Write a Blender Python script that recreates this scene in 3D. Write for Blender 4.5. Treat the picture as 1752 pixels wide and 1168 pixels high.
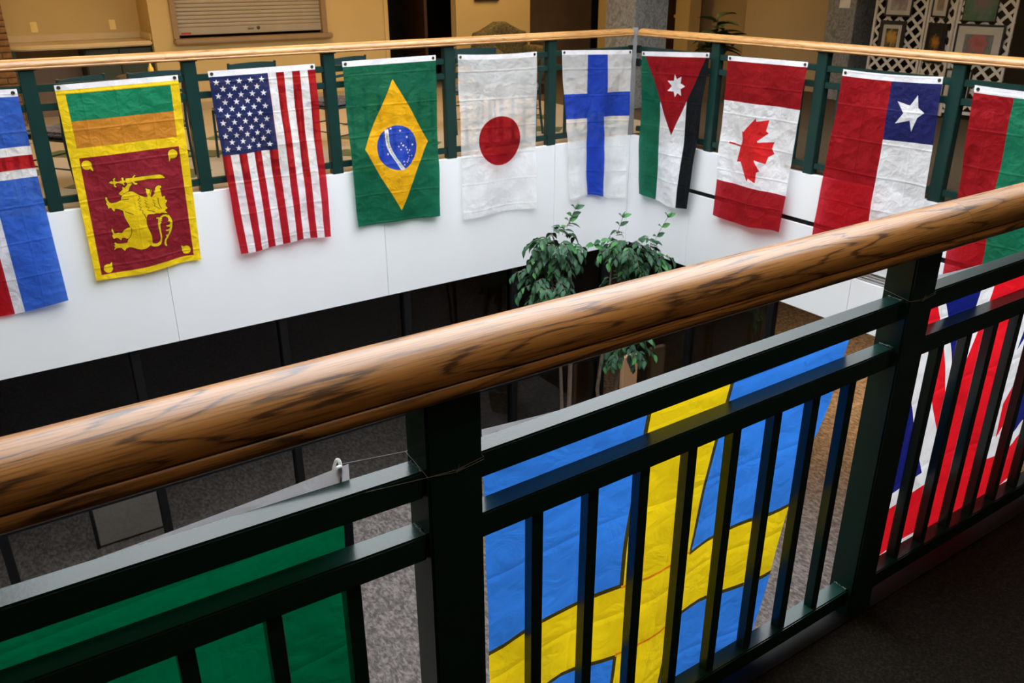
import bpy, bmesh, math, random
from math import pi, sin, cos, radians as rad
from mathutils import Vector, Matrix, noise
from mathutils.geometry import delaunay_2d_cdt
import numpy as np

# ---------------------------------------------------------------- scene, camera, light
for _o in list(bpy.data.objects):
    bpy.data.objects.remove(_o, do_unlink=True)
scene = bpy.context.scene
COL = scene.collection
random.seed(7)

YAW, PITCH, ROLL = rad(33.718), rad(23.680), rad(0.200)
cam_data = bpy.data.cameras.new('camera')
cam = bpy.data.objects.new('camera', cam_data)
COL.objects.link(cam)
_f = Vector((sin(YAW) * cos(PITCH), cos(YAW) * cos(PITCH), -sin(PITCH)))
_r = Vector((cos(YAW), -sin(YAW), 0))
_d = _f.cross(_r)
_r2 = _r * cos(ROLL) + _d * sin(ROLL)
_d2 = -_r * sin(ROLL) + _d * cos(ROLL)
_m = Matrix((_r2, -_d2, -_f)).transposed().to_4x4()
_m.translation = Vector((0, 0, 1.632))
cam.matrix_world = _m
cam_data.sensor_width = 36
cam_data.lens = 36 * 1453.05 / 1752
cam_data.clip_start = 0.05
cam_data.dof.use_dof = True
cam_data.dof.focus_distance = 1.75
cam_data.dof.aperture_fstop = 13
scene.camera = cam

world = bpy.data.worlds.new('world')
scene.world = world
world.use_nodes = True
world.node_tree.nodes['Background'].inputs[0].default_value = (0.55, 0.68, 0.9, 1)
world.node_tree.nodes['Background'].inputs[1].default_value = 0.05

SKY_STRENGTH = 6.0
ROOM_LIGHT = 30.0
vs = scene.view_settings
vs.view_transform = 'Standard'
vs.look = 'None'
vs.exposure = 0.42
vs.gamma = 1.0
vs.use_curve_mapping = False
scene.cycles.use_denoising = True
scene.cycles.max_bounces = 7
scene.cycles.transparent_max_bounces = 10
scene.cycles.sample_clamp_indirect = 6


def area_lamp(name, loc, size, power, color, rot=(0, 0, 0)):
    d = bpy.data.lights.new(name, 'AREA')
    d.shape = 'RECTANGLE'
    d.size, d.size_y = size
    d.energy = power
    d.color = color
    o = bpy.data.objects.new(name, d)
    o.location = loc
    o.rotation_euler = rot
    COL.objects.link(o)
    return o


WARM = (1.0, 0.63, 0.24)
for _n, (_x, _y) in enumerate([(1.2, 9.6), (4.2, 9.6), (7.2, 10.2)]):
    area_lamp('lounge_ceiling_lamp', (_x, _y, 2.68), (1.6, 1.2), ROOM_LIGHT, WARM)
area_lamp('gallery_ceiling_lamp', (9.0, 8.9, 2.68), (1.0, 1.0), ROOM_LIGHT * .40, WARM)
area_lamp('gallery_ceiling_lamp', (8.7, 5.2, 2.68), (1.0, 1.0), ROOM_LIGHT * .20, WARM)
area_lamp('lower_hall_lamp', (9.6, 5.2, -1.35), (1.2, 1.2), 120.0, (1.0, 0.60, 0.27))
area_lamp('lower_room_fill', (1.6, 7.5, -1.28), (5.5, .4), 34.0, (1.0, 0.96, 0.93)).data.spread = rad(95)  # added fill light, no real fixture: brightens the floor behind the storefront glass
area_lamp('walkway_ceiling_lamp', (0.9, .38, 2.70), (1.6, .3), 5.5, (1.0, 0.72, 0.42))

# ---------------------------------------------------------------- materials
MATS = {}


def new_mat(name):
    m = bpy.data.materials.new(name)
    m.use_nodes = True
    nt = m.node_tree
    nt.nodes.clear()
    return m, nt


def lk(nt, a, b):
    nt.links.new(a, b)


def principled(nt, base=None, rough=.5, metal=0, spec=.5, coat=0, coat_rough=.1):
    p = nt.nodes.new('ShaderNodeBsdfPrincipled')
    if base is not None:
        p.inputs['Base Color'].default_value = (*base, 1)
    p.inputs['Roughness'].default_value = rough
    p.inputs['Metallic'].default_value = metal
    p.inputs['Specular IOR Level'].default_value = spec
    p.inputs['Coat Weight'].default_value = coat
    p.inputs['Coat Roughness'].default_value = coat_rough
    return p


def out(nt, sh):
    o = nt.nodes.new('ShaderNodeOutputMaterial')
    lk(nt, sh, o.inputs[0])


def coords(nt, kind='Object', scale=(1, 1, 1)):
    tc = nt.nodes.new('ShaderNodeTexCoord')
    mp = nt.nodes.new('ShaderNodeMapping')
    mp.inputs['Scale'].default_value = scale
    lk(nt, tc.outputs[kind], mp.inputs[0])
    return mp.outputs[0]


def noise_node(nt, vec, scale, detail=3, rough=.55, dist=0):
    n = nt.nodes.new('ShaderNodeTexNoise')
    n.inputs['Scale'].default_value = scale
    n.inputs['Detail'].default_value = detail
    n.inputs['Roughness'].default_value = rough
    n.inputs['Distortion'].default_value = dist
    if vec is not None:
        lk(nt, vec, n.inputs['Vector'])
    return n.outputs['Fac']


def ramp(nt, fac, stops):
    r = nt.nodes.new('ShaderNodeValToRGB')
    e = r.color_ramp.elements
    while len(e) < len(stops):
        e.new(.5)
    for i, (p, c) in enumerate(stops):
        e[i].position = p
        e[i].color = (*c, 1)
    lk(nt, fac, r.inputs[0])
    return r.outputs[0]


def bump(nt, h, strength=.2, dist=.01, normal=None):
    b = nt.nodes.new('ShaderNodeBump')
    b.inputs['Strength'].default_value = strength
    b.inputs['Distance'].default_value = dist
    lk(nt, h, b.inputs['Height'])
    if normal is not None:
        lk(nt, normal, b.inputs['Normal'])
    return b.outputs[0]


def mth(nt, op, a, b=None, c=None):
    n = nt.nodes.new('ShaderNodeMath')
    n.operation = op
    for i, v in enumerate((a, b, c)):
        if v is None:
            continue
        if isinstance(v, (int, float)):
            n.inputs[i].default_value = v
        else:
            lk(nt, v, n.inputs[i])
    return n.outputs[0]


def sc(c, k):
    return tuple(min(1, x * k) for x in c)


def surf(name, base, rough=.5, metal=0, spec=.5, var=.08, nscale=6, bstr=.0, bscale=60, coat=0, kind='Object'):
    """painted / plain surface: soft procedural colour variation and fine relief"""
    if name in MATS:
        return MATS[name]
    m, nt = new_mat(name)
    v = coords(nt, kind)
    p = principled(nt, base, rough, metal, spec, coat)
    c = ramp(nt, noise_node(nt, v, nscale, 4), [(.3, sc(base, 1 - var)), (.7, sc(base, 1 + var))])
    lk(nt, c, p.inputs['Base Color'])
    if bstr:
        lk(nt, bump(nt, noise_node(nt, v, bscale, 3), bstr, .004), p.inputs['Normal'])
    out(nt, p.outputs[0])
    MATS[name] = m
    return m


def cloth(name, base, thin=.04, trans=.22, rough=.55, wrinkle=.34, spec=.26):
    """thin nylon flag cloth: diffuse front, light coming through, pressed creases"""
    if name in MATS:
        return MATS[name]
    m, nt = new_mat(name)
    tc = nt.nodes.new('ShaderNodeTexCoord')
    uv = tc.outputs['UV']
    p = principled(nt, base, rough, 0, spec)
    tr = nt.nodes.new('ShaderNodeBsdfTranslucent')
    # crumples: warped cells
    nz = nt.nodes.new('ShaderNodeTexNoise')
    nz.inputs['Scale'].default_value = 5
    lk(nt, uv, nz.inputs['Vector'])
    vm = nt.nodes.new('ShaderNodeVectorMath')
    vm.operation = 'MULTIPLY_ADD'
    lk(nt, nz.outputs['Color'], vm.inputs[0])
    vm.inputs[1].default_value = (.22, .22, .22)
    lk(nt, uv, vm.inputs[2])
    vo = nt.nodes.new('ShaderNodeTexVoronoi')
    vo.feature = 'F1'
    vo.inputs['Scale'].default_value = 9
    lk(nt, vm.outputs[0], vo.inputs['Vector'])
    h1 = vo.outputs['Distance']
    h2 = noise_node(nt, uv, 16, 3, .5, 1.2)
    sx = nt.nodes.new('ShaderNodeSeparateXYZ')
    lk(nt, uv, sx.inputs[0])
    # pressed fold lines (every 22 cm across, 25 cm down)
    fu = mth(nt, 'PINGPONG', mth(nt, 'MULTIPLY', sx.outputs[0], 1 / .225), .5)
    fv = mth(nt, 'PINGPONG', mth(nt, 'MULTIPLY', sx.outputs[1], 1 / .26), .5)
    cu = mth(nt, 'POWER', mth(nt, 'SUBTRACT', 1, mth(nt, 'MINIMUM', mth(nt, 'MULTIPLY', fu, 16), 1)), 1.5)
    cv = mth(nt, 'POWER', mth(nt, 'SUBTRACT', 1, mth(nt, 'MINIMUM', mth(nt, 'MULTIPLY', fv, 18), 1)), 1.5)
    cr = mth(nt, 'ADD', mth(nt, 'MULTIPLY', cu, .22), mth(nt, 'MULTIPLY', cv, .34))
    h = mth(nt, 'ADD', mth(nt, 'ADD', mth(nt, 'MULTIPLY', h1, 1.1), mth(nt, 'MULTIPLY', h2, .9)), cr)
    nb = bump(nt, h, wrinkle, .028)
    lk(nt, nb, p.inputs['Normal'])
    lk(nt, nb, tr.inputs['Normal'])
    col = ramp(nt, noise_node(nt, uv, 7, 2), [(.3, sc(base, .94)), (.7, sc(base, 1.06))])
    lk(nt, col, p.inputs['Base Color'])
    lk(nt, col, tr.inputs['Color'])
    mx = nt.nodes.new('ShaderNodeMixShader')
    mx.inputs[0].default_value = trans
    lk(nt, p.outputs[0], mx.inputs[1])
    lk(nt, tr.outputs[0], mx.inputs[2])
    tp = nt.nodes.new('ShaderNodeBsdfTransparent')
    tp.inputs[0].default_value = (*[min(1, b ** .55) for b in base], 1)
    m2 = nt.nodes.new('ShaderNodeMixShader')
    m2.inputs[0].default_value = thin
    lk(nt, mx.outputs[0], m2.inputs[1])
    lk(nt, tp.outputs[0], m2.inputs[2])
    out(nt, m2.outputs[0])
    MATS[name] = m
    return m


def wood_mat(name, light, dark, rough=.3, coat=.5):
    m, nt = new_mat(name)
    tc = nt.nodes.new('ShaderNodeTexCoord')
    oi = nt.nodes.new('ShaderNodeObjectInfo')
    cx = nt.nodes.new('ShaderNodeCombineXYZ')
    lk(nt, mth(nt, 'MULTIPLY', oi.outputs['Random'], 37.0), cx.inputs[0])
    lk(nt, mth(nt, 'MULTIPLY', oi.outputs['Random'], 11.0), cx.inputs[2])
    va = nt.nodes.new('ShaderNodeVectorMath')
    va.operation = 'ADD'
    lk(nt, tc.outputs['Object'], va.inputs[0])
    lk(nt, cx.outputs[0], va.inputs[1])

    def stretched(s):
        mp = nt.nodes.new('ShaderNodeMapping')
        mp.inputs['Scale'].default_value = s
        lk(nt, va.outputs[0], mp.inputs[0])
        return mp.outputs[0]
    base_n = noise_node(nt, stretched((1.5, 15, 15)), 1.0, 2.0, .45, .2)
    rings = mth(nt, 'PINGPONG', mth(nt, 'MULTIPLY', base_n, 17.0), 1.0)
    rag = noise_node(nt, stretched((14, 190, 190)), 1.0, 3, .65)
    pores = noise_node(nt, stretched((9, 420, 420)), 1.0, 2, .6)
    rr = mth(nt, 'ADD', rings, mth(nt, 'MULTIPLY', mth(nt, 'SUBTRACT', rag, .5), 1.15))
    c1 = ramp(nt, rr, [(.01, dark), (.13, tuple(.5 * a + .5 * b for a, b in zip(light, dark))), (.30, light), (1, sc(light, 1.10))])
    c2 = ramp(nt, pores, [(.36, (.38, .35, .33)), (.50, (1, 1, 1))])
    broad = ramp(nt, noise_node(nt, stretched((1.8, 9, 9)), 1.0, 2), [(.3, (.84, .82, .8)), (.7, (1.1, 1.1, 1.08))])
    mx = nt.nodes.new('ShaderNodeMix')
    mx.data_type = 'RGBA'
    mx.blend_type = 'MULTIPLY'
    mx.inputs[0].default_value = .75
    lk(nt, c1, mx.inputs[6])
    lk(nt, c2, mx.inputs[7])
    mb = nt.nodes.new('ShaderNodeMix')
    mb.data_type = 'RGBA'
    mb.blend_type = 'MULTIPLY'
    mb.inputs[0].default_value = 1
    lk(nt, mx.outputs[2], mb.inputs[6])
    lk(nt, broad, mb.inputs[7])
    p = principled(nt, light, rough, 0, .5, coat, .24)
    lk(nt, mb.outputs[2], p.inputs['Base Color'])
    lk(nt, bump(nt, pores, .12, .001), p.inputs['Normal'])
    out(nt, p.outputs[0])
    MATS[name] = m
    return m


def speckle(name, stops, scale, rough=.95, bstr=.6, bdist=.006, stretch=(1, 1, 1), dist=0, detail=4):
    m, nt = new_mat(name)
    v = coords(nt, 'Object', stretch)
    p = principled(nt, stops[0][1], rough, 0, .15)
    n = noise_node(nt, v, scale, detail, .65, dist)
    lk(nt, ramp(nt, n, stops), p.inputs['Base Color'])
    lk(nt, bump(nt, n, bstr, bdist), p.inputs['Normal'])
    out(nt, p.outputs[0])
    MATS[name] = m
    return m


def glass_mat(name, tint, refl=.05):
    m, nt = new_mat(name)
    t = nt.nodes.new('ShaderNodeBsdfTransparent')
    v = coords(nt, 'Object')
    c = ramp(nt, noise_node(nt, v, .8, 2), [(.3, sc(tint, .92)), (.7, sc(tint, 1.08))])
    lk(nt, c, t.inputs[0])
    g = nt.nodes.new('ShaderNodeBsdfGlossy')
    g.inputs['Roughness'].default_value = .02
    g.inputs['Color'].default_value = (.9, .95, 1, 1)
    lw = nt.nodes.new('ShaderNodeFresnel')
    lw.inputs[0].default_value = 1.45
    mx = nt.nodes.new('ShaderNodeMixShader')
    lk(nt, mth(nt, 'MULTIPLY', lw.outputs[0], refl / .04), mx.inputs[0])
    lk(nt, t.outputs[0], mx.inputs[1])
    lk(nt, g.outputs[0], mx.inputs[2])
    out(nt, mx.outputs[0])
    MATS[name] = m
    return m


def emit_mat(name, color, strength):
    m, nt = new_mat(name)
    e = nt.nodes.new('ShaderNodeEmission')
    v = coords(nt, 'Object')
    lk(nt, ramp(nt, noise_node(nt, v, .35, 2), [(.3, sc(color, .96)), (.7, color)]), e.inputs[0])
    e.inputs[1].default_value = strength
    out(nt, e.outputs[0])
    MATS[name] = m
    return m


GREEN_PAINT = surf('dark green gloss paint', (.0082, .031, .026), .24, 0, .30, .10, 3, .05, 160)
OAK = wood_mat('varnished oak', (.335, .142, .028), (.075, .027, .006), .40, .24)
OAK_FAR = wood_mat('varnished oak lit', (.45, .225, .072), (.31, .14, .040), .35, .4)  # same oak, lightened for the daylight falling on the far handrails
WHITE_PANEL = surf('white laminate panel', (.80, .82, .84), .42, 0, .4, .015, 1.2, .03, 220)
BLACK = surf('black metal', (.005, .005, .006), .6, 0, .2)
WELD = surf('weld bead', (.05, .09, .08), .25, .2, .5, .4, 120, .8, 200)
STEEL = surf('grey painted steel', (.20, .20, .20), .5, .2, .5, .12, 9, .1, 90)
MARBLE = None
CARPET_NEAR = speckle('dark brown loop carpet', [(.30, (.004, .0035, .003)), (.5, (.0135, .0105, .0072)), (.72, (.036, .027, .018))], 150, bstr=1, bdist=.004)
CARPET_LOW = speckle('taupe leaf pattern carpet', [(.38, (.075, .066, .062)), (.5, (.13, .114, .108)), (.63, (.215, .186, .177))], 17, bstr=.2, bdist=.006, stretch=(2.0, 1, 1), dist=.45, detail=3)
TILE = surf('beige floor tile', (.50, .40, .27), .35, 0, .5, .08, 2.5)
TILE_GREEN = surf('green floor tile', (.10, .13, .055), .35, 0, .5, .1, 9)
CARPET_RIGHT = speckle('brown gallery carpet', [(.3, (.055, .038, .022)), (.7, (.12, .085, .05))], 60)
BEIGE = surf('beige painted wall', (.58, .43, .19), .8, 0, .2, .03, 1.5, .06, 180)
BEIGE_DIM = surf('dimmed beige wall', (.42, .315, .17), .8, 0, .2, .04, 1.5, .06, 180)  # darker copy of the beige; the dimmer light is put into the colour
CEIL = surf('ceiling paint', (.62, .62, .60), .9, 0, .2, .03, 2)
DARKROOM = surf('shade-darkened interior wall', (.025, .02, .017), .8, 0, .2, .2, 2)  # near-black so unlit rooms stay dark; their shade is put into the colour
DARKBROWN = surf('dark brown wood', (.045, .02, .01), .45, 0, .4, .25, 8)
CABGREEN = surf('dark green laminate', (.035, .045, .028), .45, 0, .4, .08, 4)
COUNTER = surf('cream laminate', (.62, .47, .25), .4, 0, .5, .04, 5)
IVORY = surf('ivory plastic', (.92, .72, .26), .35, 0, .5, .03, 9)
SHUTTER = surf('beige shutter slat', (.38, .33, .25), .45, .1, .5, .05, 4)
SHUTTER_FRAME = surf('bronze shutter frame', (.33, .22, .11), .45, .2, .5, .08, 5)
BRICK = surf('brown brick', (.19, .098, .040), .9, 0, .2, .4, 14, .7, 60)
MORTAR = surf('mortar', (.17, .11, .055), .95, 0, .1, .1, 40)
RED_STICKER = surf('red sticker', (.45, .05, .02), .5)
PAPER = surf('white paper', (.75, .72, .66), .7)
LATTICE = surf('cream lattice paint', (.62, .55, .44), .6, 0, .3, .05, 6)
FRAME_BLACK = surf('black picture frame', (.012, .01, .009), .4)
MAT_BOARD = surf('picture mat board', (.48, .42, .32), .8)
CHAIR_METAL = surf('dark green chair metal', (.016, .045, .045), .35, .2, .5, .1, 8)
SEAT_FABRIC = speckle('patterned seat fabric', [(.4, (.045, .04, .045)), (.6, (.19, .16, .14))], 55, bstr=.2)
BROCADE = speckle('olive brocade upholstery', [(.38, (.055, .05, .026)), (.6, (.17, .13, .06))], 26, bstr=.2, dist=1.2)
LEAF_DARK = surf('ficus leaf', (.022, .075, .035), .5, 0, .28, .35, 30)
LEAF_LIGHT = surf('young ficus leaf', (.045, .17, .045), .5, 0, .28, .25, 30)
BARK = surf('grey bark', (.16, .12, .09), .9, 0, .2, .3, 40, .6, 80)
HOUSELEAF = surf('broad plant leaf', (.03, .065, .02), .4, 0, .5, .5, 22)
TERRACOTTA = surf('wicker pot', (.14, .08, .035), .8, 0, .2, .3, 40, .5, 90)
SOIL = surf('potting soil', (.03, .022, .015), .95)
TAN_WOOD = surf('pale tan board', (.62, .36, .19), .6, 0, .3, .04, 3)
GREY_PANEL = surf('grey fabric panel', (.62, .57, .54), .9, 0, .1, .1, 30)
GROMMET = surf('brass grommet', (.10, .085, .05), .35, .9)
WHITE_TIE = surf('white nylon', (.85, .85, .83), .4)
LINE = surf('clear fishing line', (.34, .34, .33), .25)
VENT = surf('aluminium vent', (.46, .46, .46), .45, .3)
YELLOW = surf('yellow plastic', (.85, .48, .03), .35)
TABLE_TOP = surf('dark table top', (.05, .035, .025), .4)
GLASS_LOW = glass_mat('tinted storefront glass', (.50, .51, .50), .03)


def marble_mat():
    m, nt = new_mat('grey swirl wall covering')
    v = coords(nt, 'Object', (1, 1, .8))
    p = principled(nt, (.3, .3, .28), .7, 0, .25)
    a = noise_node(nt, v, 9, 5, .6, 2.2)
    lk(nt, ramp(nt, a, [(.36, (.15, .145, .128)), (.48, (.205, .198, .176)), (.52, (.31, .30, .275)), (.58, (.20, .195, .172)), (.8, (.175, .168, .148))]), p.inputs['Base Color'])
    out(nt, p.outputs[0])
    return m


MARBLE = marble_mat()


# ---------------------------------------------------------------- mesh helpers
def link(o, parent=None):
    COL.objects.link(o)
    if parent is not None:
        o.parent = parent
    return o


def obj(name, me, mat=None, parent=None, loc=(0, 0, 0), rot=(0, 0, 0)):
    o = bpy.data.objects.new(name, me)
    if mat is not None and len(me.materials) == 0:
        me.materials.append(mat)
    o.location = loc
    o.rotation_euler = rot
    return link(o, parent)


def tag(o, label=None, cat=None, group=None, kind=None):
    if label:
        o['label'] = label
    if cat:
        o['category'] = cat
    if group:
        o['group'] = group
    if kind:
        o['kind'] = kind
    return o


def empty(name, loc=(0, 0, 0), rotz=0, **kw):
    o = bpy.data.objects.new(name, None)
    o.empty_display_size = .1
    o.location = loc
    o.rotation_euler = (0, 0, rotz)
    COL.objects.link(o)
    return tag(o, **kw)


def mesh_from(name, verts, faces, smooth=False, sharp=35):
    me = bpy.data.meshes.new(name)
    me.from_pydata([tuple(v) for v in verts], [], faces)
    me.update()
    if smooth:
        me.shade_smooth()
        me.set_sharp_from_angle(angle=rad(sharp))
    return me


def bm_mesh(name, bm, smooth=False, sharp=35):
    me = bpy.data.meshes.new(name)
    bmesh.ops.recalc_face_normals(bm, faces=bm.faces)
    bm.to_mesh(me)
    bm.free()
    if smooth:
        me.shade_smooth()
        me.set_sharp_from_angle(angle=rad(sharp))
    return me


_BOX = {}


def box_me(sx, sy, sz, bevel=0.0, mat=None, seg=1, z0=False):
    """shared box mesh, centred (or standing on z = 0)"""
    key = (round(sx, 4), round(sy, 4), round(sz, 4), bevel, mat.name if mat else '', seg, z0)
    if key in _BOX:
        return _BOX[key]
    bm = bmesh.new()
    bmesh.ops.create_cube(bm, size=1)
    bmesh.ops.scale(bm, vec=(sx, sy, sz), verts=bm.verts)
    if bevel:
        bmesh.ops.bevel(bm, geom=bm.edges[:], offset=bevel, segments=seg, affect='EDGES')
    if z0:
        bmesh.ops.translate(bm, vec=(0, 0, sz / 2), verts=bm.verts)
    me = bm_mesh('box', bm)
    if mat:
        me.materials.append(mat)
    _BOX[key] = me
    return me


def box(name, x0, x1, y0, y1, z0, z1, mat, parent=None, bevel=0.0, seg=1):
    ox, oy, oz = (0, 0, 0) if parent is None else parent.location
    return obj(name, box_me(abs(x1 - x0), abs(y1 - y0), abs(z1 - z0), bevel, mat, seg), None, parent,
               ((x0 + x1) / 2 - ox, (y0 + y1) / 2 - oy, (z0 + z1) / 2 - oz))


def tube_bm(bm, pts, radii, n=8, cap=True):
    pts = [Vector(p) for p in pts]
    if isinstance(radii, (int, float)):
        radii = [radii] * len(pts)
    rings = []
    ref = None
    for i, p in enumerate(pts):
        t = (pts[min(i + 1, len(pts) - 1)] - pts[max(i - 1, 0)]).normalized()
        if ref is None:
            ref = t.orthogonal().normalized()
        else:
            ref = (ref - t * ref.dot(t)).normalized()
        b = t.cross(ref)
        rings.append([bm.verts.new(p + (ref * cos(2 * pi * k / n) + b * sin(2 * pi * k / n)) * radii[i]) for k in range(n)])
    for a, c in zip(rings, rings[1:]):
        for k in range(n):
            bm.faces.new((a[k], a[(k + 1) % n], c[(k + 1) % n], c[k]))
    if cap:
        bm.faces.new(rings[0][::-1])
        bm.faces.new(rings[-1])


def tube(name, pts, radii, mat, parent=None, n=8):
    bm = bmesh.new()
    tube_bm(bm, pts, radii, n)
    return obj(name, bm_mesh(name, bm, True, 50), mat, parent)


def lathe_me(name, prof, n=20):
    """profile of (r, z) turned about z"""
    verts, faces = [], []
    for r, z in prof:
        for k in range(n):
            verts.append((r * cos(2 * pi * k / n), r * sin(2 * pi * k / n), z))
    for i in range(len(prof) - 1):
        for k in range(n):
            a, b = i * n + k, i * n + (k + 1) % n
            faces.append((a, b, b + n, a + n))
    faces.append(tuple(range(n))[::-1])
    faces.append(tuple((len(prof) - 1) * n + k for k in range(n)))
    return mesh_from(name, verts, faces, True, 40)


def sweep_x(name, prof, x0, x1, sharp=40):
    """closed (y, z) profile swept along x"""
    n = len(prof)
    verts = [(x0, y, z) for y, z in prof] + [(x1, y, z) for y, z in prof]
    faces = [(k, (k + 1) % n, n + (k + 1) % n, n + k) for k in range(n)]
    faces += [tuple(range(n))[::-1], tuple(range(n, 2 * n))]
    bm = bmesh.new()
    vs_ = [bm.verts.new(v) for v in verts]
    for f in faces:
        bm.faces.new([vs_[i] for i in f])
    return bm_mesh(name, bm, True, sharp)


def structure(o, label, cat='wall'):
    return tag(o, label, cat, kind='structure')

# ---------------------------------------------------------------- the building
LOW = -3.55          # lower hall floor
XL = -5.0
FA, FB = 6.965, 6.185   # faces of the two white parapets

structure(box('floor_near', XL, 12.6, -3.2, 1.0, -.30, 0, CARPET_NEAR), 'dark brown carpeted walkway floor in front of the near railing', 'floor')
structure(box('trim_1', XL, 6.23, 1.0, 1.115, -.42, .004, BLACK), 'black steel slab edge under the near railing', 'trim')
fb_ = structure(box('floor_back', XL, 6.9, 7.02, 12.4, -.30, 0, TILE), 'beige tiled lounge floor behind the long railing', 'floor')
structure(box('floor_right', 6.9, 12.6, 1.0, 12.4, -.30, -.001, CARPET_RIGHT), 'brown carpeted gallery floor behind the short railing', 'floor')
structure(box('floor_right_edge', 6.24, 6.9, 1.115, 7.02, -.30, -.001, CARPET_RIGHT), 'strip of brown carpet along the short railing', 'floor')
structure(box('floor_lower', XL, 14.5, -3.2, 13.2, LOW - .2, LOW, CARPET_LOW), 'taupe patterned carpet of the lower hall', 'floor')
# green accent tiles set into the lounge floor, in diagonal pairs
for i in range(9):
    for j in range(4):
        x, y = .2 + i * .78 + (j % 2) * .39, 7.75 + j * .78
        o = obj('tile', box_me(.30, .30, .006, 0, TILE_GREEN), None, fb_)
        o.location = Vector((x, y, .001)) - fb_.location
        o.rotation_euler = (0, 0, pi / 4)

# ceilings round the opening and the daylight shaft above it
for nm, a in (('ceiling_near', (XL, 12.6, -3.2, 1.05)), ('ceiling_back', (XL, 12.6, 7.05, 12.4)), ('ceiling_right', (6.3, 12.6, 1.05, 7.05)),):
    structure(box(nm, a[0], a[1], a[2], a[3], 2.75, 2.9, CEIL), 'white ceiling over the ' + nm[8:] + ' walkway', 'ceiling')
SHAFT = 4.35
structure(box('wall_shaft_back', XL, 6.3, 7.05, 7.15, 2.9, SHAFT, WHITE_PANEL), 'white daylight shaft wall above the long railing', 'wall')
structure(box('wall_shaft_right', 6.3, 6.4, .95, 7.15, 2.9, SHAFT, WHITE_PANEL), 'white daylight shaft wall above the short railing', 'wall')
structure(box('wall_shaft_near', XL, 6.3, .95, 1.05, 2.9, SHAFT, WHITE_PANEL), 'white daylight shaft wall above the near railing', 'wall')
structure(box('wall_left', XL - .2, XL, -3.2, 12.4, LOW, SHAFT, BEIGE), 'beige end wall of the atrium', 'wall')
structure(box('wall_near', XL, 12.6, -3.4, -3.2, LOW, 2.9, BEIGE_DIM), 'tan wall behind the near walkway', 'wall')
sky_me = box_me(6.5, 6.1, .05, 0, emit_mat('daylight glazing', (.92, .96, 1.0), SKY_STRENGTH))
sky_ob = obj('window_1', sky_me, None, None, (3.05, 4.05, SHAFT + .03))
structure(sky_ob, 'large frosted skylight over the atrium', 'window')
for i in range(5):
    o = obj('glazing_bar', box_me(.06, 6.1, .08, 0, STEEL), None, sky_ob)
    o.location = (-2.6 + i * 1.3, 0, -.05)

structure(box('ceiling_shaft', XL, -.2, 1.0, 7.1, SHAFT, SHAFT + .1, CEIL), 'shaft ceiling beside the skylight', 'ceiling')
# white parapet under the long railing, in panels with fine joints
wa = empty('wall_back_parapet', (0, FA, -1.212), label='white panelled parapet under the long railing with flags', cat='wall', kind='structure')
xs = [XL, -2.58, -.64, 1.305, 3.24, 5.18, 6.187]
for a, b in zip(xs, xs[1:]):
    last = b > 6
    o = box('panel', a + .0015, b - (.0 if last else .0015), FA, FA + .055, -1.212, 0.0, WHITE_PANEL, wa, .0015)
box('backing', XL, 6.25, FA + .02, FA + .055, -1.205, -.003, STEEL, wa)
# white parapet under the short railing: upper band, black reveal, lower panels, slot vent
wb = empty('wall_right_parapet', (FB, 3.0, -1.212), label='white panelled parapet under the short railing with a black reveal and slot vent', cat='wall', kind='structure')
ys = [1.12, 2.12, 4.068, 6.016, 6.964]
for a, b in zip(ys, ys[1:]):
    box('panel', FB, FB + .055, a + .0015, b - (0 if b > 6.9 else .0015), -.400, 0.0, WHITE_PANEL, wb, .0015)
    top = -.446
    if b < 4.1:
        box('panel', FB, FB + .055, a + .0015, b - .0015, -.690, -.446, WHITE_PANEL, wb, .0015)
        top = -.782
    box('panel', FB, FB + .055, a + .0015, b - (0 if b > 6.9 else .0015), -1.212, top, WHITE_PANEL, wb, .0015)
box('reveal', FB + .022, FB + .055, 1.12, 6.2, -.45, -.396, BLACK, wb)
box('panel', FB + .001, FB + .05, 6.2, 6.963, -.447, -.399, WHITE_PANEL, wb)
vt = box('vent', FB + .030, FB + .055, 1.12, 4.068, -.785, -.688, VENT, wb)
for k in range(4):
    o = obj('blade', box_me(.02, 2.94, .004, 0, VENT), None, vt)
    o.location = (-.018, 0, -.036 + k * .024)
    o.rotation_euler = (0, rad(28), 0)
o = obj('sill', box_me(.012, 2.94, .006, 0, WHITE_PANEL), None, vt)
o.location = (-.03, 0, .047)

# lower storefront under the long railing
SY = 7.03
lower_a = empty('wall_lower_back', (0, SY, LOW), label='dark glazed storefront of the lower hall under the long parapet', cat='wall', kind='structure')
mx_ = [-4.06, -2.80, -1.55, -.29, .945, 2.20, 3.44, 4.70, 5.95]
for x in mx_:
    box('mullion', x - .035, x + .035, SY - .045, SY + .06, LOW, -1.2, BLACK, lower_a, .003)
for a, b in zip(mx_, mx_[1:]):
    box('transom', a + .035, b - .035, SY - .04, SY + .05, -2.56, -2.49, BLACK, lower_a)
    box('base_rail', a + .035, b - .035, SY - .04, SY + .05, LOW, LOW + .12, BLACK, lower_a)
    box('pane', a + .035, b - .035, SY, SY + .008, -2.49, -1.2, GLASS_LOW, lower_a)
    box('pane', a + .035, b - .035, SY, SY + .008, LOW + .12, -2.56, GLASS_LOW, lower_a)
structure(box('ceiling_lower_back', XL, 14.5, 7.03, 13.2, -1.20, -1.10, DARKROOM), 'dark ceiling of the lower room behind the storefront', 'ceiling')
structure(box('ceiling_lower_right', 6.245, 14.5, -3.2, 7.0, -1.20, -1.10, BEIGE_DIM), 'tan ceiling of the lower hall beyond the short parapet', 'ceiling')
structure(box('ceiling_lower_near', XL, 6.2, -3.2, 1.1, -1.30, -1.215, CEIL), 'lower hall ceiling under the near walkway', 'ceiling')
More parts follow.
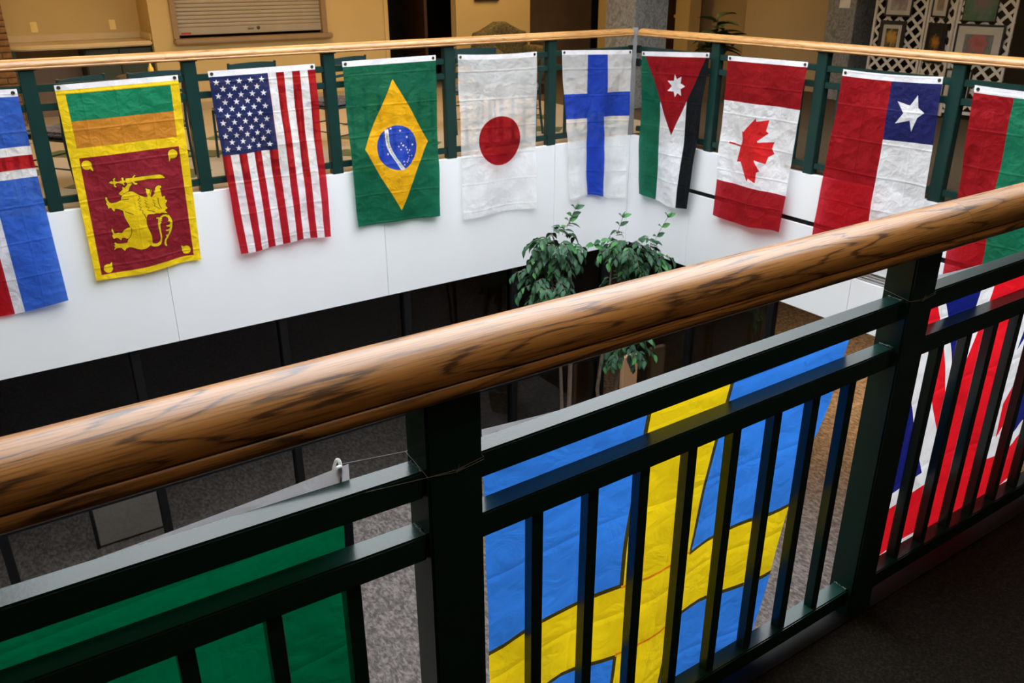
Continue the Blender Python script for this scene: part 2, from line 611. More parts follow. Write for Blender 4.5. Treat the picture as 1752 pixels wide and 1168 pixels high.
structure(box('wall_lower_far', XL, 14.5, 13.0, 13.2, LOW, -1.2, DARKROOM), 'dark back wall of the lower room', 'wall')
structure(box('wall_lower_right', 14.3, 14.5, -3.2, 13.0, LOW, -1.2, BEIGE_DIM), 'tan far wall of the lower hall', 'wall')
pb = empty('partition_screen', (.73, 7.92, LOW), label='low pale grey fabric partition screen behind the dark storefront glass', cat='screen')
box('panel', .427, 1.03, 7.90, 7.95, LOW + .02, LOW + .83, GREY_PANEL, pb, .01)
box('post', .397, .427, 7.90, 7.95, LOW, LOW + .85, BLACK, pb)
box('post', 1.03, 1.06, 7.90, 7.95, LOW, LOW + .85, BLACK, pb)
# glazed corner under the short railing
lower_b = empty('wall_lower_corner', (6.24, 6.0, LOW), label='dark framed glass partition in the lower corner under the short parapet', cat='wall', kind='structure')
for y in (6.98, 5.92, 4.88):
    box('mullion', 6.205, 6.275, y - .035, y + .035, LOW, -1.2, BLACK, lower_b, .003)
for a, b in ((4.915, 5.885), (5.955, 6.945)):
    box('base_rail', 6.205, 6.275, a, b, LOW, LOW + .12, BLACK, lower_b)
    box('pane', 6.236, 6.244, a, b, LOW + .12, -1.2, GLASS_LOW, lower_b)
ped = empty('display_pedestal', (6.02, 6.62, LOW), label='tall pale tan display board standing in the lower corner behind the ficus', cat='display board')
box('board', 5.92, 6.14, 6.58, 6.64, LOW + .05, -2.42, TAN_WOOD, ped, .006)
box('base', 5.85, 6.16, 6.50, 6.70, LOW, LOW + .05, BLACK, ped, .005)

# ---------------------------------------------------------------- guard rails
def rail_profile(zb, h, a=.058):
    """oak handrail: flat bottom, bead, quirk, domed top; centred on y = 0"""
    k = h / .089
    p = [(.040, 0)]
    for t in range(0, 9):                       # bead right
        an = -pi / 2 + pi * t / 8
        p.append((.0490 + .0125 * cos(an), .0135 * k + .0135 * k * sin(an)))
    p.append((.047, .0275 * k))
    p.append((.0525, .0300 * k))
    n = 22
    for t in range(0, n + 1):                   # dome
        an = -rad(8) + (pi + 2 * rad(8)) * t / n
        p.append((a * cos(an), (.036 + .053 * max(-.2, sin(an))) * k))
    p.append((-.0525, .0300 * k))
    p.append((-.047, .0275 * k))
    for t in range(8, -1, -1):
        an = -pi / 2 + pi * t / 8
        p.append((-.0490 - .0125 * cos(an), .0135 * k + .0135 * k * sin(an)))
    p.append((-.040, 0))
    return [(y, z + zb) for y, z in p]


def railing(name, label, loc, rotz, x0, x1, posts, joints, zh, hh, s1, s2, bt, wood, rs=.044, nbal=8, welds=(), lift=()):
    root = empty(name, loc, rotz, label=label, cat='railing')
    PW, PD = .100, .072
    cuts = [x0] + list(joints) + [x1]
    prof = rail_profile(zh, hh)
    for a, b in zip(cuts, cuts[1:]):
        mid = (a + b) / 2
        obj('handrail', sweep_x('handrail', prof, a + .0004 - mid, b - .0004 - mid), wood, root, (mid, 0, 0))
    pm = box_me(PW, PD, zh - .004, .004, GREEN_PAINT, 2)
    plate = box_me(PW + .03, PD - .004, .006, .001, BLACK)
    for x in posts:
        p = obj('post', pm, None, root, (x, 0, (zh - .004) / 2))
        obj('saddle_plate', plate, None, p, (0, 0, (zh - .004) / 2 - .001))
    ends = [x0] + [q for q in posts] + [x1]
    for i, (a, b) in enumerate(zip(ends, ends[1:])):
        a2 = a + (PW / 2 if i > 0 else 0)
        b2 = b - (PW / 2 if i < len(ends) - 2 else 0)
        if b2 - a2 < .1:
            continue
        L, mid = b2 - a2, (a2 + b2) / 2
        za, zb_ = (np.interp(a2, *zip(*lift)), np.interp(b2, *zip(*lift))) if lift else (0, 0)   # rails a little out of level, as hung
        til = math.atan2(zb_ - za, L)
        for nm, zt, th in (('top_rail', s1, .05), ('mid_rail', s2, .05), ('bottom_rail', bt, .05)):
            obj(nm, box_me(L, rs, th, .003, GREEN_PAINT, 2), None, root, (mid, 0, zt + (za + zb_) / 2 - th / 2), (0, -til, 0))
        nb = max(1, round(L / (1.155 / 9)) - 1)
        h = s2 - .05 - bt
        bmsh = box_me(.025, .025, h, .0015, GREEN_PAINT)
        for k in range(nb):
            obj('baluster', bmsh, None, root, (a2 + L * (k + 1) / (nb + 1), 0, bt + h / 2 + za + (zb_ - za) * (k + 1) / (nb + 1)))
    for x, sgn in welds:
        for zt in (s1, s2, bt):
            pts = [(x + sgn * (PW / 2 + .002 + random.uniform(-.0015, .002)), -rs / 2 + .003 + (rs - .006) * t / 12, zt + (np.interp(x, *zip(*lift)) if lift else 0) + random.uniform(-.0005, .0015)) for t in range(13)]
            tube('weld', pts, [random.uniform(.0012, .0030) for _ in range(13)], WELD, root, 6)
    return root


NEAR_Y = 1.042
near = railing('near_railing', 'near green metal railing with a thick varnished oak handrail', (0, NEAR_Y, 0), 0, XL, 6.16,
               [-4.456, -3.201, -1.946, -.691, .564, 1.819, 3.074, 4.329, 5.584], [-1.9, 1.935, 4.6], 1.042, .089, .909, .789, .074, OAK, lift=[(-.691, .030), (.564, .003), (1.819, .019), (3.074, .026)],
               welds=[(.564, -1), (1.819, -1), (1.819, 1), (.564, 1)])
rail_a = railing('back_railing', 'long green railing with oak handrail hung with flags above the white parapet', (0, 7.0, 0), 0, XL, 6.140,
                 [-4.95, -3.83, -2.72, -1.61, -.50, .612, 1.712, 2.838, 3.985, 5.135], [-2.5, 1.545, 4.4], 1.003, .070, .898, .768, .100, OAK_FAR)
rail_b = railing('side_railing', 'short green railing with oak handrail meeting the long one at a grey corner post', (6.22, 6.99, 0), -pi / 2, .085, 5.95,
                 [1.14, 2.325, 3.495, 4.66, 5.82], [2.05], 1.003, .070, .898, .768, .100, OAK_FAR)
cp = empty('corner_post', (6.195, 6.985, 0), label='slim grey steel post where the two far railings meet', cat='post')
obj('shaft', box_me(.062, .062, 1.078, .006, STEEL, 2), None, cp, (0, 0, .539), (0, 0, pi / 4))
for z in (.873, .743):
    for dx, dy in ((-.055, 0), (.01, -.06)):
        obj('bracket', box_me(.05 if dy == 0 else .03, .03 if dy == 0 else .05, .075, .004, BLACK), None, cp, (dx, dy, z))

# ---------------------------------------------------------------- flags
CW = dict(
    white=cloth('white nylon cloth', (.93, .93, .93), .46, .20, .5, .34),
    white_o=cloth('white cotton cloth', (.90, .90, .92), .26, .20, .55),
    header=cloth('white canvas heading', (.86, .86, .90), .02, .25, .6, .2),
    red=cloth('red nylon', (.48, .007, .014), .46),
    dred=cloth('deep red nylon', (.39, .006, .012), .42),
    blue=cloth('royal blue nylon', (.018, .065, .52), .26),
    iblue=cloth('bright blue nylon', (.035, .13, .60), .26),
    navy=cloth('navy nylon', (.016, .026, .12), .26),
    cnavy=cloth('dark blue nylon', (.013, .016, .12), .26),
    green=cloth('green nylon', (.005, .13, .065), .26),
    bgreen=cloth('emerald nylon', (.008, .20, .10), .26),
    sgreen=cloth('leaf green cloth', (.004, .20, .085), .03),
    yellow=cloth('yellow nylon', (.92, .64, .008), .14),
    gold=cloth('golden nylon', (.90, .47, .006), .16),
    orange=cloth('orange cloth', (.58, .22, .02), .08),
    maroon=cloth('maroon cloth', (.25, .012, .022), .03),
    black=cloth('black nylon', (.007, .009, .010), .03, spec=.08),
    leafred=cloth('bright red nylon', (.72, .016, .018), .22),
    bline=cloth('dark printed line', (.02, .015, .008), .0, .2),
    swblue=cloth('sky blue nylon', (.035, .22, .80), .03, .55, .5, .22),
    swyellow=cloth('bright yellow nylon', (.92, .66, .008), .03, .55, .5, .22),
    seam=cloth('brown seam', (.10, .075, .01), .0, .30),
    oseam=cloth('orange seam', (.85, .25, .01), .0, .5),
    dgreen=cloth('plain green nylon', (.0, .100, .037), .02, .55, .5, .22),
    ukred=cloth('union red nylon', (.80, .01, .02), .02, .55, .5, .22),
    ukblue=cloth('union blue nylon', (.008, .014, .17), .02, .55, .5, .22),
    ukwhite=cloth('union white nylon', (.84, .84, .86), .03, .55, .5, .22),
)


def rect(u0, u1, v0, v1):
    return [(u0, v0), (u1, v0), (u1, v1), (u0, v1)]


def disc(u, v, ru, rv, n=40):
    return [(u + ru * cos(2 * pi * k / n), v + rv * sin(2 * pi * k / n)) for k in range(n)]


def star5(u, v, r, asp, rot=0, n=5, inner=.382):
    """asp = flag width / height, keeps the star round in metres"""
    p = []
    for k in range(2 * n):
        rr = r if k % 2 == 0 else r * inner
        a = rot + pi * k / n
        p.append((u + rr * sin(a), v - rr * cos(a) * asp))
    return p


def inside(poly, P):
    x, y = P[:, 0], P[:, 1]
    res = np.zeros(len(P), bool)
    n = len(poly)
    for i in range(n):
        x1, y1 = poly[i]
        x2, y2 = poly[(i + 1) % n]
        if y1 == y2:
            continue
        c = (y1 > y) != (y2 > y)
        res ^= c & (x < (x2 - x1) * (y - y1) / (y2 - y1) + x1)
    return res


def grow(poly, d, asp):
    """outline polygon pushed outwards by d (in flag widths)"""
    P = [Vector((u, v / asp)) for u, v in poly]
    n = len(P)
    area = sum(P[i].x * P[(i + 1) % n].y - P[(i + 1) % n].x * P[i].y for i in range(n))
    s = 1 if area > 0 else -1
    res = []
    for i in range(n):
        a, b, c = P[i - 1], P[i], P[(i + 1) % n]
        e1, e2 = (b - a).normalized(), (c - b).normalized()
        n1, n2 = Vector((e1.y, -e1.x)) * s, Vector((e2.y, -e2.x)) * s
        m = (n1 + n2)
        if m.length < .3:
            m = n1
        m.normalize()
        k = min(1.8, 1 / max(.4, m.dot(n1)))
        q = b + m * d * k
        res.append((q.x, q.y * asp))
    return res


def stroke(pts, w, asp):
    """thin ribbon polygon following a line"""
    P = [Vector((u, v / asp)) for u, v in pts]
    L, R = [], []
    for i in range(len(P)):
        t = (P[min(i + 1, len(P) - 1)] - P[max(i - 1, 0)]).normalized()
        nn = Vector((-t.y, t.x)) * w / 2
        L.append(P[i] + nn)
        R.append(P[i] - nn)
    return [(q.x, q.y * asp) for q in L + R[::-1]]


FOLDS = {}


def connected(ids, F):
    """groups of triangles that share corners, largest first; slivers are dropped"""
    par = {}

    def find(a):
        while par[a] != a:
            par[a] = par[par[a]]
            a = par[a]
        return a
    for fi in ids:
        f = F[fi]
        for q in f:
            par.setdefault(q, q)
        r0 = find(f[0])
        for q in f[1:]:
            par[find(q)] = r0
    grp = {}
    for fi in ids:
        grp.setdefault(find(F[fi][0]), []).append(fi)
    return sorted(grp.values(), key=lambda g: -len(g))



def make_flag(name, label, corners, normal, elements, seed, amp=.014, header=.030, grid=(26, 42), folds=2.3, group=None, sag=.0, bulge=.0, bottom=.010, grommets=True, bend=None):
    """elements: (part name, cloth key, [polygons], parent index or None), later ones lie on top"""
    TL, TR, BR, BL = [Vector(c) for c in corners]
    N = Vector(normal).normalized()
    Wm = ((TR - TL).length + (BR - BL).length) / 2
    Hm = ((BL - TL).length + (BR - TR).length) / 2
    so = Vector((seed * 3.7, seed * 1.3, seed * 9.1))
    root_loc = (BL + BR) / 2

    def S(u, v):
        p = (TL * (1 - u) + TR * u) * (1 - v) + (BL * (1 - u) + BR * u) * v
        g = min(1, max(0, v - .02) * 2.2)
        w = sin(2 * pi * (folds * u + .25 * sin(3 * v + seed)) + seed * 1.9) * amp * g
        w += noise.noise(Vector((u * 2.6, v * 3.2, 0)) + so) * amp * 2.0 * min(1, v * 5)
        w += noise.noise(Vector((u * 7.5, v * 8.5, 3)) + so) * amp * .6 * min(1, v * 6)
        w += bulge * sin(pi * min(1, v * 1.1)) + amp * .9
        if bend:
            w += bend(u, v)
        p = p + N * w
        p.z -= sag * 4 * u * (1 - u) * max(0, 1 - v * 5)
        p.z += bottom * v ** 4 * sin(2 * pi * u + seed) + bottom * .8 * v ** 6 * sin(5 * u + seed * 2)
        return p

    els = list(elements)
    if header:
        els.append(('heading', 'header', [rect(-.01, 1.01, -.01, header)], None))
    # constrained triangulation of every outline plus a regular grid
    vs_, es = [], []

    def add_poly(poly, step=.03):
        idx = []
        n = len(poly)
        for i in range(n):
            (u1, v1), (u2, v2) = poly[i], poly[(i + 1) % n]
            L = math.hypot((u2 - u1) * Wm, (v2 - v1) * Hm)
            k = max(1, int(L / step))
            for j in range(k):
                t = j / k
                idx.append(len(vs_))
                vs_.append(Vector((min(1, max(0, u1 + (u2 - u1) * t)) * Wm, min(1, max(0, v1 + (v2 - v1) * t)) * Hm)))
        for a, b in zip(idx, idx[1:] + idx[:1]):
            es.append((a, b))
    add_poly(rect(0, 1, 0, 1))
    for _, _, polys, _ in els:
        for q in polys:
            add_poly(q)
    for i in range(1, grid[0]):
        for j in range(1, grid[1]):
            vs_.append(Vector(((i + random.uniform(-.08, .08)) / grid[0] * Wm, (j + random.uniform(-.08, .08)) / grid[1] * Hm)))
    cv, ce, cf, *_ = delaunay_2d_cdt(vs_, es, [], 0, 1e-5)
    V = np.array([(v.x / Wm, v.y / Hm) for v in cv])
    F = [f for f in cf]
    C = np.array([V[list(f)].mean(axis=0) for f in F])
    own = np.full(len(F), -1)
    for k, (_, _, polys, _) in enumerate(els):
        for q in polys:
            xs_, ys_ = [a for a, _ in q], [b for _, b in q]
            bb = (C[:, 0] >= min(xs_) - 1e-6) & (C[:, 0] <= max(xs_) + 1e-6) & (C[:, 1] >= min(ys_) - 1e-6) & (C[:, 1] <= max(ys_) + 1e-6)
            ii = np.where(bb)[0]
            if len(ii):
                hit = inside(q, C[ii])
                own[ii[hit]] = k
    pos = [S(u, v) for u, v in V]
    e = 2e-3
    nor = []
    for u, v in V:
        a = S(u + e, v) - S(u - e, v)
        b = S(u, v + e) - S(u, v - e)
        n_ = b.cross(a)
        if n_.dot(N) < 0:
            n_ = -n_
        nor.append(n_.normalized())
    root = empty(name, root_loc, 0, label=label, cat='flag', group=group)
    made = {}
    order = list(range(len(els)))
    for k in order:
        nm, key, polys, par = els[k]
        ids = np.where(own == k)[0]
        if len(ids) == 0:
            continue
        for part_ids in connected(ids, F):
            mp, vv, ff, nn, uvs = {}, [], [], [], []
            for fi in part_ids:
                f = list(F[fi])
                g = []
                for q in f:
                    if q not in mp:
                        mp[q] = len(vv)
                        vv.append(pos[q] - root_loc)
                        nn.append(nor[q])
                        uvs.append((V[q][0] * Wm + seed * .37, V[q][1] * Hm + seed * .23))
                    g.append(mp[q])
                fn = (vv[g[1]] - vv[g[0]]).cross(vv[g[2]] - vv[g[0]])
                if fn.dot(N) < 0:
                    g.reverse()
                ff.append(g)
            me = bpy.data.meshes.new(nm)
            me.from_pydata([tuple(v) for v in vv], [], ff)
            uvl = me.uv_layers.new(name='cloth')
            for li, lp in enumerate(me.loops):
                uvl.data[li].uv = uvs[lp.vertex_index]
            me.shade_smooth()
            me.normals_split_custom_set_from_vertices([tuple(n_) for n_ in nn])
            me.materials.append(CW[key])
            pobj = made.get(par, root) if par is not None else root
            o_ = obj(nm, me, None, pobj)
            made.setdefault(k, o_)
    if grommets:
        prof = []
        gm = grommet_mesh()
        for u in (.03, .97):
            p = S(u, header * .5)
            o = obj('grommet', gm, None, root)
            o.location = p + N * .002 - root_loc
            o.rotation_euler = N.to_track_quat('Z', 'Y').to_euler()
    FOLDS[name] = (S, root, root_loc, N)
    return root


_G = []


def grommet_mesh():
    if _G:
        return _G[0]
    me = bpy.data.meshes.new('grommet')
    bm = bmesh.new()
    pts = [(.011 * cos(a), .011 * sin(a), 0) for a in [2 * pi * k / 14 for k in range(15)]]
    bmesh.ops.create_circle(bm, cap_ends=True, radius=.009, segments=14, matrix=Matrix.Translation((0, 0, .0005)))
    tube_bm(bm, pts, .0025, 5, False)
    bm.to_mesh(me)
    bm.free()
    me.materials.append(GROMMET)
    me.shade_smooth()
    _G.append(me)
    return me


NA, NB, NN = (0, -1, 0), (-1, 0, 0), (0, -1, 0)
LINEUP = 'national flags hung on the far railings'

# --- blue flag with a red cross edged in white (far end, cut by the frame)
els = [('field', 'iblue', [rect(0, .36, 0, .249), rect(.672, 1, 0, .249), rect(0, .36, .388, 1), rect(.672, 1, .388, 1)], None),
       ('cross_edge', 'white_o', [rect(.36, .672, 0, 1), rect(0, 1, .249, .388)], None),
       ('cross', 'red', [rect(.432, .60, 0, 1), rect(0, 1, .288, .349)], 1)]
make_flag('bordered_cross_flag', 'blue flag with a white-edged red cross at the far end of the long railing', [(-.38, 6.93, .90), (.529, 6.93, .888), (.551, 6.93, -.678), (-.36, 6.93, -.70)], NA, els, 1.0, .014, .032, folds=1.2, group=LINEUP)

# --- maroon lion flag
UV_SRI = [(.763, 6.93, .894), (1.608, 6.93, .911), (1.57, 6.93, -.55), (.771, 6.93, -.561)]
asp = .83 / 1.46
lion = [(0.3551,0.5782),(0.3752,0.5661),(0.4074,0.5571),(0.4413,0.5541),(0.4665,0.5583),(0.4896,0.5702),(0.5193,0.5828),(0.5565,0.5941),(0.576,0.5967),(0.5844,0.5906),(0.5751,0.5757),(0.5822,0.5743),(0.572,0.5674),(0.5796,0.5641),(0.5723,0.5495),(0.5941,0.5553),(0.6131,0.5598),(0.6277,0.561),(0.6179,0.5794),(0.609,0.5947),(0.6187,0.6016),(0.6467,0.586),(0.6583,0.5809),(0.6444,0.5769),(0.6619,0.5672),(0.6612,0.5571),(0.6843,0.547),(0.7081,0.547),(0.7213,0.5542),(0.7145,0.5617),(0.7038,0.5635),(0.7099,0.5794),(0.7097,0.6016),(0.7157,0.6102),(0.7408,0.6064),(0.7378,0.6264),(0.7579,0.6343),(0.7364,0.6508),(0.7367,0.6631),(0.7529,0.6761),(0.7321,0.6811),(0.7211,0.683),(0.7422,0.7018),(0.7204,0.6994),(0.6939,0.694),(0.669,0.6958),(0.6392,0.6909),(0.6179,0.693),(0.5977,0.6911),(0.5709,0.6886),(0.5565,0.6913),(0.5476,0.6987),(0.5404,0.7123),(0.5364,0.7386),(0.5436,0.762),(0.5576,0.7862),(0.5656,0.8078),(0.5643,0.8327),(0.5609,0.8449),(0.581,0.8534),(0.6091,0.8542),(0.6285,0.8478),(0.6432,0.8324),(0.6452,0.8117),(0.6391,0.7818),(0.6368,0.7567),(0.6419,0.7323),(0.648,0.7226),(0.6316,0.719),(0.6295,0.7138),(0.6502,0.7146),(0.6632,0.7179),(0.6721,0.7105),(0.6978,0.7055),(0.7253,0.7073),(0.7515,0.7147),(0.7683,0.732),(0.777,0.7537),(0.7699,0.7822),(0.7487,0.8095),(0.7215,0.832),(0.6953,0.8504),(0.6896,0.8668),(0.6982,0.8804),(0.6832,0.8831),(0.6735,0.8736),(0.6737,0.8567),(0.685,0.8409),(0.7041,0.8303),(0.6945,0.8209),(0.7177,0.819),(0.7282,0.8117),(0.7334,0.7996),(0.7121,0.7996),(0.6999,0.7921),(0.7246,0.7924),(0.7435,0.788),(0.7495,0.7782),(0.7282,0.7781),(0.7083,0.7678),(0.7309,0.768),(0.7513,0.7658),(0.7528,0.7513),(0.7435,0.7463),(0.7316,0.7514),(0.7421,0.7378),(0.7349,0.7247),(0.7159,0.7167),(0.6949,0.7168),(0.6797,0.7215),(0.6849,0.7282),(0.6707,0.7289),(0.6822,0.7383),(0.6647,0.7387),(0.6733,0.7457),(0.6594,0.7506),(0.6551,0.7668),(0.6564,0.7961),(0.6592,0.8257),(0.6526,0.8503),(0.6344,0.8652),(0.6044,0.8714),(0.5769,0.8685),(0.5509,0.8607),(0.5384,0.8552),(0.5224,0.8619),(0.492,0.8705),(0.457,0.871),(0.4173,0.8642),(0.386,0.8538),(0.3533,0.8483),(0.325,0.8515),(0.3132,0.8565),(0.3058,0.8649),(0.2987,0.8591),(0.2901,0.854),(0.2805,0.8455),(0.253,0.8426),(0.2322,0.8445),(0.2244,0.8478),(0.2129,0.852),(0.2194,0.8423),(0.2265,0.8369),(0.2167,0.8297),(0.2297,0.8269),(0.2257,0.8121),(0.2361,0.8111),(0.2472,0.8184),(0.2864,0.8226),(0.3336,0.8234),(0.3472,0.8124),(0.3574,0.801),(0.3406,0.8005),(0.3225,0.7933),(0.3058,0.7928),(0.296,0.7959),(0.2933,0.8047),(0.2802,0.7992),(0.2664,0.7896),(0.2437,0.7873),(0.2321,0.7922),(0.2237,0.7872),(0.2184,0.7724),(0.23,0.7675),(0.2202,0.7461),(0.226,0.7345),(0.235,0.7415),(0.2396,0.7582),(0.2474,0.7651),(0.2786,0.7614),(0.307,0.7671),(0.3282,0.7529),(0.358,0.7436),(0.3853,0.7422),(0.3797,0.7274),(0.364,0.7014),(0.3517,0.676),(0.3498,0.6496),(0.3169,0.6385),(0.292,0.6342),(0.2831,0.6374),(0.2778,0.6481),(0.2666,0.6418),(0.2576,0.629),(0.2424,0.6256),(0.2292,0.6304),(0.2291,0.6164),(0.2177,0.6015),(0.2277,0.5945),(0.2182,0.5798),(0.2253,0.5679),(0.2369,0.5717),(0.237,0.5855),(0.2485,0.5964),(0.2656,0.6039),(0.3086,0.6019),(0.3504,0.5937)]
parts_l = [lion, [(0.3365,0.558),(0.3799,0.5397),(0.3791,0.525),(0.3952,0.5323),(0.4178,0.5224),(0.427,0.5134),(0.4692,0.515),(0.4411,0.5323),(0.4258,0.5508),(0.3871,0.5593),(0.3607,0.5708)]]
sword = [[(0.4923,0.4874),(0.6927,0.4891),(0.726,0.491),(0.7479,0.4984),(0.7681,0.5128),(0.7141,0.5108),(0.6347,0.505),(0.4867,0.5066)], [(0.4818,0.4826),(0.5008,0.4735),(0.5097,0.477),(0.4941,0.4855),(0.4907,0.5089),(0.4987,0.5155),(0.5148,0.5168),(0.5094,0.5243),(0.4898,0.5234),(0.4762,0.5136)], [(0.419,0.4852),(0.4807,0.4864),(0.4773,0.5097),(0.4244,0.5112),(0.4139,0.5025)], [(0.274,0.4954),(0.2985,0.4889),(0.3067,0.4935),(0.3141,0.4902),(0.3121,0.4822),(0.3284,0.475),(0.3348,0.4794),(0.3258,0.4834),(0.3264,0.492),(0.3506,0.4971),(0.3707,0.4949),(0.3883,0.4944),(0.3842,0.4824),(0.3954,0.4774),(0.4063,0.4842),(0.4009,0.4916),(0.414,0.4978),(0.4121,0.5043),(0.3969,0.5049),(0.403,0.5172),(0.3955,0.5205),(0.3837,0.5097),(0.3672,0.5064),(0.3457,0.5026),(0.3307,0.5052),(0.3208,0.5103),(0.3323,0.521),(0.3229,0.5242),(0.3102,0.5172),(0.3125,0.5057),(0.3,0.5046),(0.2881,0.5016)]]
def bo_leaf(u, v, du, dv):
    c = disc(u, v, .042, .042 * asp, 18)
    tip = (u + du, v + dv)
    k = min(range(18), key=lambda i: (c[i][0] - tip[0]) ** 2 + (c[i][1] - tip[1]) ** 2)
    c[k] = tip
    return c
bo = [bo_leaf(.1228, .3949, .045, .035), bo_leaf(.865, .3928, -.04, .04), bo_leaf(.8741, .9308, -.045, -.032), bo_leaf(.1279, .9435, .045, -.032)]
els = [('border', 'yellow', [rect(0, 1, 0, 1)], None),
       ('green_band', 'sgreen', [rect(.072, .926, .046, .176)], None),
       ('orange_band', 'orange', [rect(.072, .924, .176, .308)], None),
       ('lion_panel', 'maroon', [[(.074, .357), (.927, .357), (.936, .966), (.056, .973)]], None),
       ('outline', 'bline', [grow(q, .0052, asp) for q in parts_l + sword], 3)]
els += [('outline', 'bline', [grow(q, .005, asp)], 3) for q in bo]
els += [('leaf', 'yellow', [q], 3) for q in bo]
els += [('lion', 'yellow', parts_l, 3), ('sword', 'yellow', sword, 3)]
lines = [[(0.393,0.7458),(0.3958,0.7617),(0.3883,0.7774),(0.3697,0.794),(0.3546,0.8036)],[(0.354,0.5928),(0.3835,0.5931),(0.4181,0.5922)],[(0.3648,0.655),(0.3951,0.6647),(0.4352,0.6766)],[(0.6733,0.6093),(0.6742,0.637),(0.6811,0.658),(0.6928,0.6713)],[(0.5052,0.5856),(0.516,0.5945),(0.4931,0.6045),(0.5143,0.6125),(0.4918,0.6205),(0.5125,0.6304),(0.4939,0.6368),(0.5113,0.6465),(0.4948,0.6571),(0.52,0.6635),(0.5155,0.6793),(0.531,0.6848),(0.5376,0.71)],[(0.5521,0.6098),(0.5697,0.6195),(0.5477,0.6255),(0.5725,0.6339),(0.5521,0.6462),(0.5808,0.6529),(0.5631,0.6675),(0.5959,0.6726),(0.6278,0.6817)],[(0.6216,0.616),(0.6405,0.6218),(0.6217,0.6282),(0.6396,0.6379),(0.6297,0.6492),(0.6544,0.6596),(0.6788,0.6721)],[(0.6197,0.5603),(0.604,0.5883)]]
els += [('ink_line', 'bline', [stroke(q, .0060, asp) for q in lines], 3)]
make_flag('lion_flag', 'yellow-bordered maroon flag with a golden sword-bearing lion', UV_SRI, NA, els, 2.0, .010, .026, grid=(30, 48), folds=1.6, group=LINEUP)

# --- stars and stripes
els = []
for k in range(13):
    els.append(('stripe', 'red' if k % 2 == 0 else 'white_o', [rect(k / 13, (k + 1) / 13, 0, 1)], None))
els.append(('canton', 'navy', [rect(0, .535, 0, .445)], None))
us_asp = .845 / 1.45
for r in range(11):
    n = 5 if r % 2 == 0 else 4
    for k in range(n):
        u = (.058 if n == 5 else .109) + k * .1035
        v = .060 + r * .0352
        els.append(('star', 'white_o', [star5(u, v, .030, us_asp, .12)], 13))
make_flag('stars_and_stripes_flag', 'flag with red and white stripes and a navy canton of white stars', [(1.831, 6.93, .923), (2.692, 6.93, .929), (2.692, 6.93, -.515), (1.889, 6.93, -.537)], NA, els, 3.0, .014, .030, folds=2.6, group=LINEUP, bottom=.016,
          bend=lambda u, v: .05 * max(0, v - .55) * max(0, .45 - u) * 4)

# --- green flag with yellow diamond and blue globe
bra_asp = .86 / 1.43
els = [('field', 'green', [rect(0, 1, 0, 1)], None),
       ('diamond', 'gold', [[(0.5065,0.1197),(0.8955,0.5152),(0.5253,0.9337),(0.1555,0.5229)]], None),
       ('globe', 'blue', [disc(.526, .534, .226, .137)], 1),
       ('band', 'white_o', [[(0.398,0.4194),(0.4385,0.4166),(0.4412,0.4992),(0.4642,0.5447),(0.5086,0.6022),(0.5557,0.6431),(0.5887,0.6695),(0.5523,0.6759),(0.5305,0.6676),(0.4821,0.6109),(0.4368,0.5636),(0.4078,0.5176),(0.3997,0.4564)]], 1)]
for (u, v), s in zip([(0.4635,0.4145),(0.5635,0.4309),(0.6335,0.4732),(0.5664,0.5079),(0.5859,0.5226),(0.5371,0.5274),(0.5579,0.5473),(0.6161,0.5346),(0.6274,0.5506),(0.6598,0.5559),(0.636,0.5694),(0.6982,0.5238),(0.687,0.593),(0.6514,0.5916),(0.6417,0.6049),(0.6309,0.6164),(0.617,0.6266),(0.5773,0.6211),(0.5824,0.6419),(0.4173,0.5686)], [12, 12, 12, 9, 11, 8, 9, 9, 10, 11, 10, 11, 9, 7, 7, 8, 7, 8, 8, 10]):
    els.append(('star', 'white_o', [star5(u, v, s * .00135, bra_asp)], 1))
fl_bra = make_flag('diamond_globe_flag', 'green flag with a yellow diamond and a starry blue globe', [(2.932, 6.93, .934), (3.817, 6.93, .939), (3.796, 6.93, -.506), (2.958, 6.93, -.479)], NA, els, 4.0, .015, .032, folds=2.0, group=LINEUP)
# motto along the band
def band_text(flag, text, path, size, mat):
    S, root, rl, N = FOLDS[flag]
    cu = bpy.data.curves.new('motto', 'FONT')
    cu.body = text
    cu.size = 1
    cu.align_x = 'CENTER'
    cu.align_y = 'CENTER'
    cu.resolution_u = 2
    to = bpy.data.objects.new('motto_tmp', cu)
    COL.objects.link(to)
    dg = bpy.context.evaluated_depsgraph_get()
    me = bpy.data.meshes.new_from_object(to.evaluated_get(dg))
    bpy.data.objects.remove(to, do_unlink=True)
    xs_ = [v.co.x for v in me.vertices]
    w = max(xs_) - min(xs_)
    P = [Vector((u, v / bra_asp)) for u, v in path]
    seg = [(P[i + 1] - P[i]).length for i in range(len(P) - 1)]
    tot = sum(seg)
    for v in me.vertices:
        s = ((v.co.x - min(xs_)) / w) * tot
        i = 0
        while i < len(seg) - 1 and s > seg[i]:
            s -= seg[i]
            i += 1
        t = (P[i + 1] - P[i]).normalized()
        q = P[i] + t * s + Vector((t.y, -t.x)) * v.co.y * size
        v.co = S(q.x, q.y * bra_asp) + N * .0012 - rl
    me.materials.clear()
    me.materials.append(mat)
    return obj('lettering', me, None, root)
band_text('diamond_globe_flag', 'ORDEM E PROGRESSO', [(0.4175,0.4372),(0.4192,0.4743),(0.4276,0.5086),(0.4429,0.5383),(0.4619,0.5651),(0.4898,0.5993),(0.5186,0.6287),(0.5479,0.6565)], .030, CW['sgreen'])

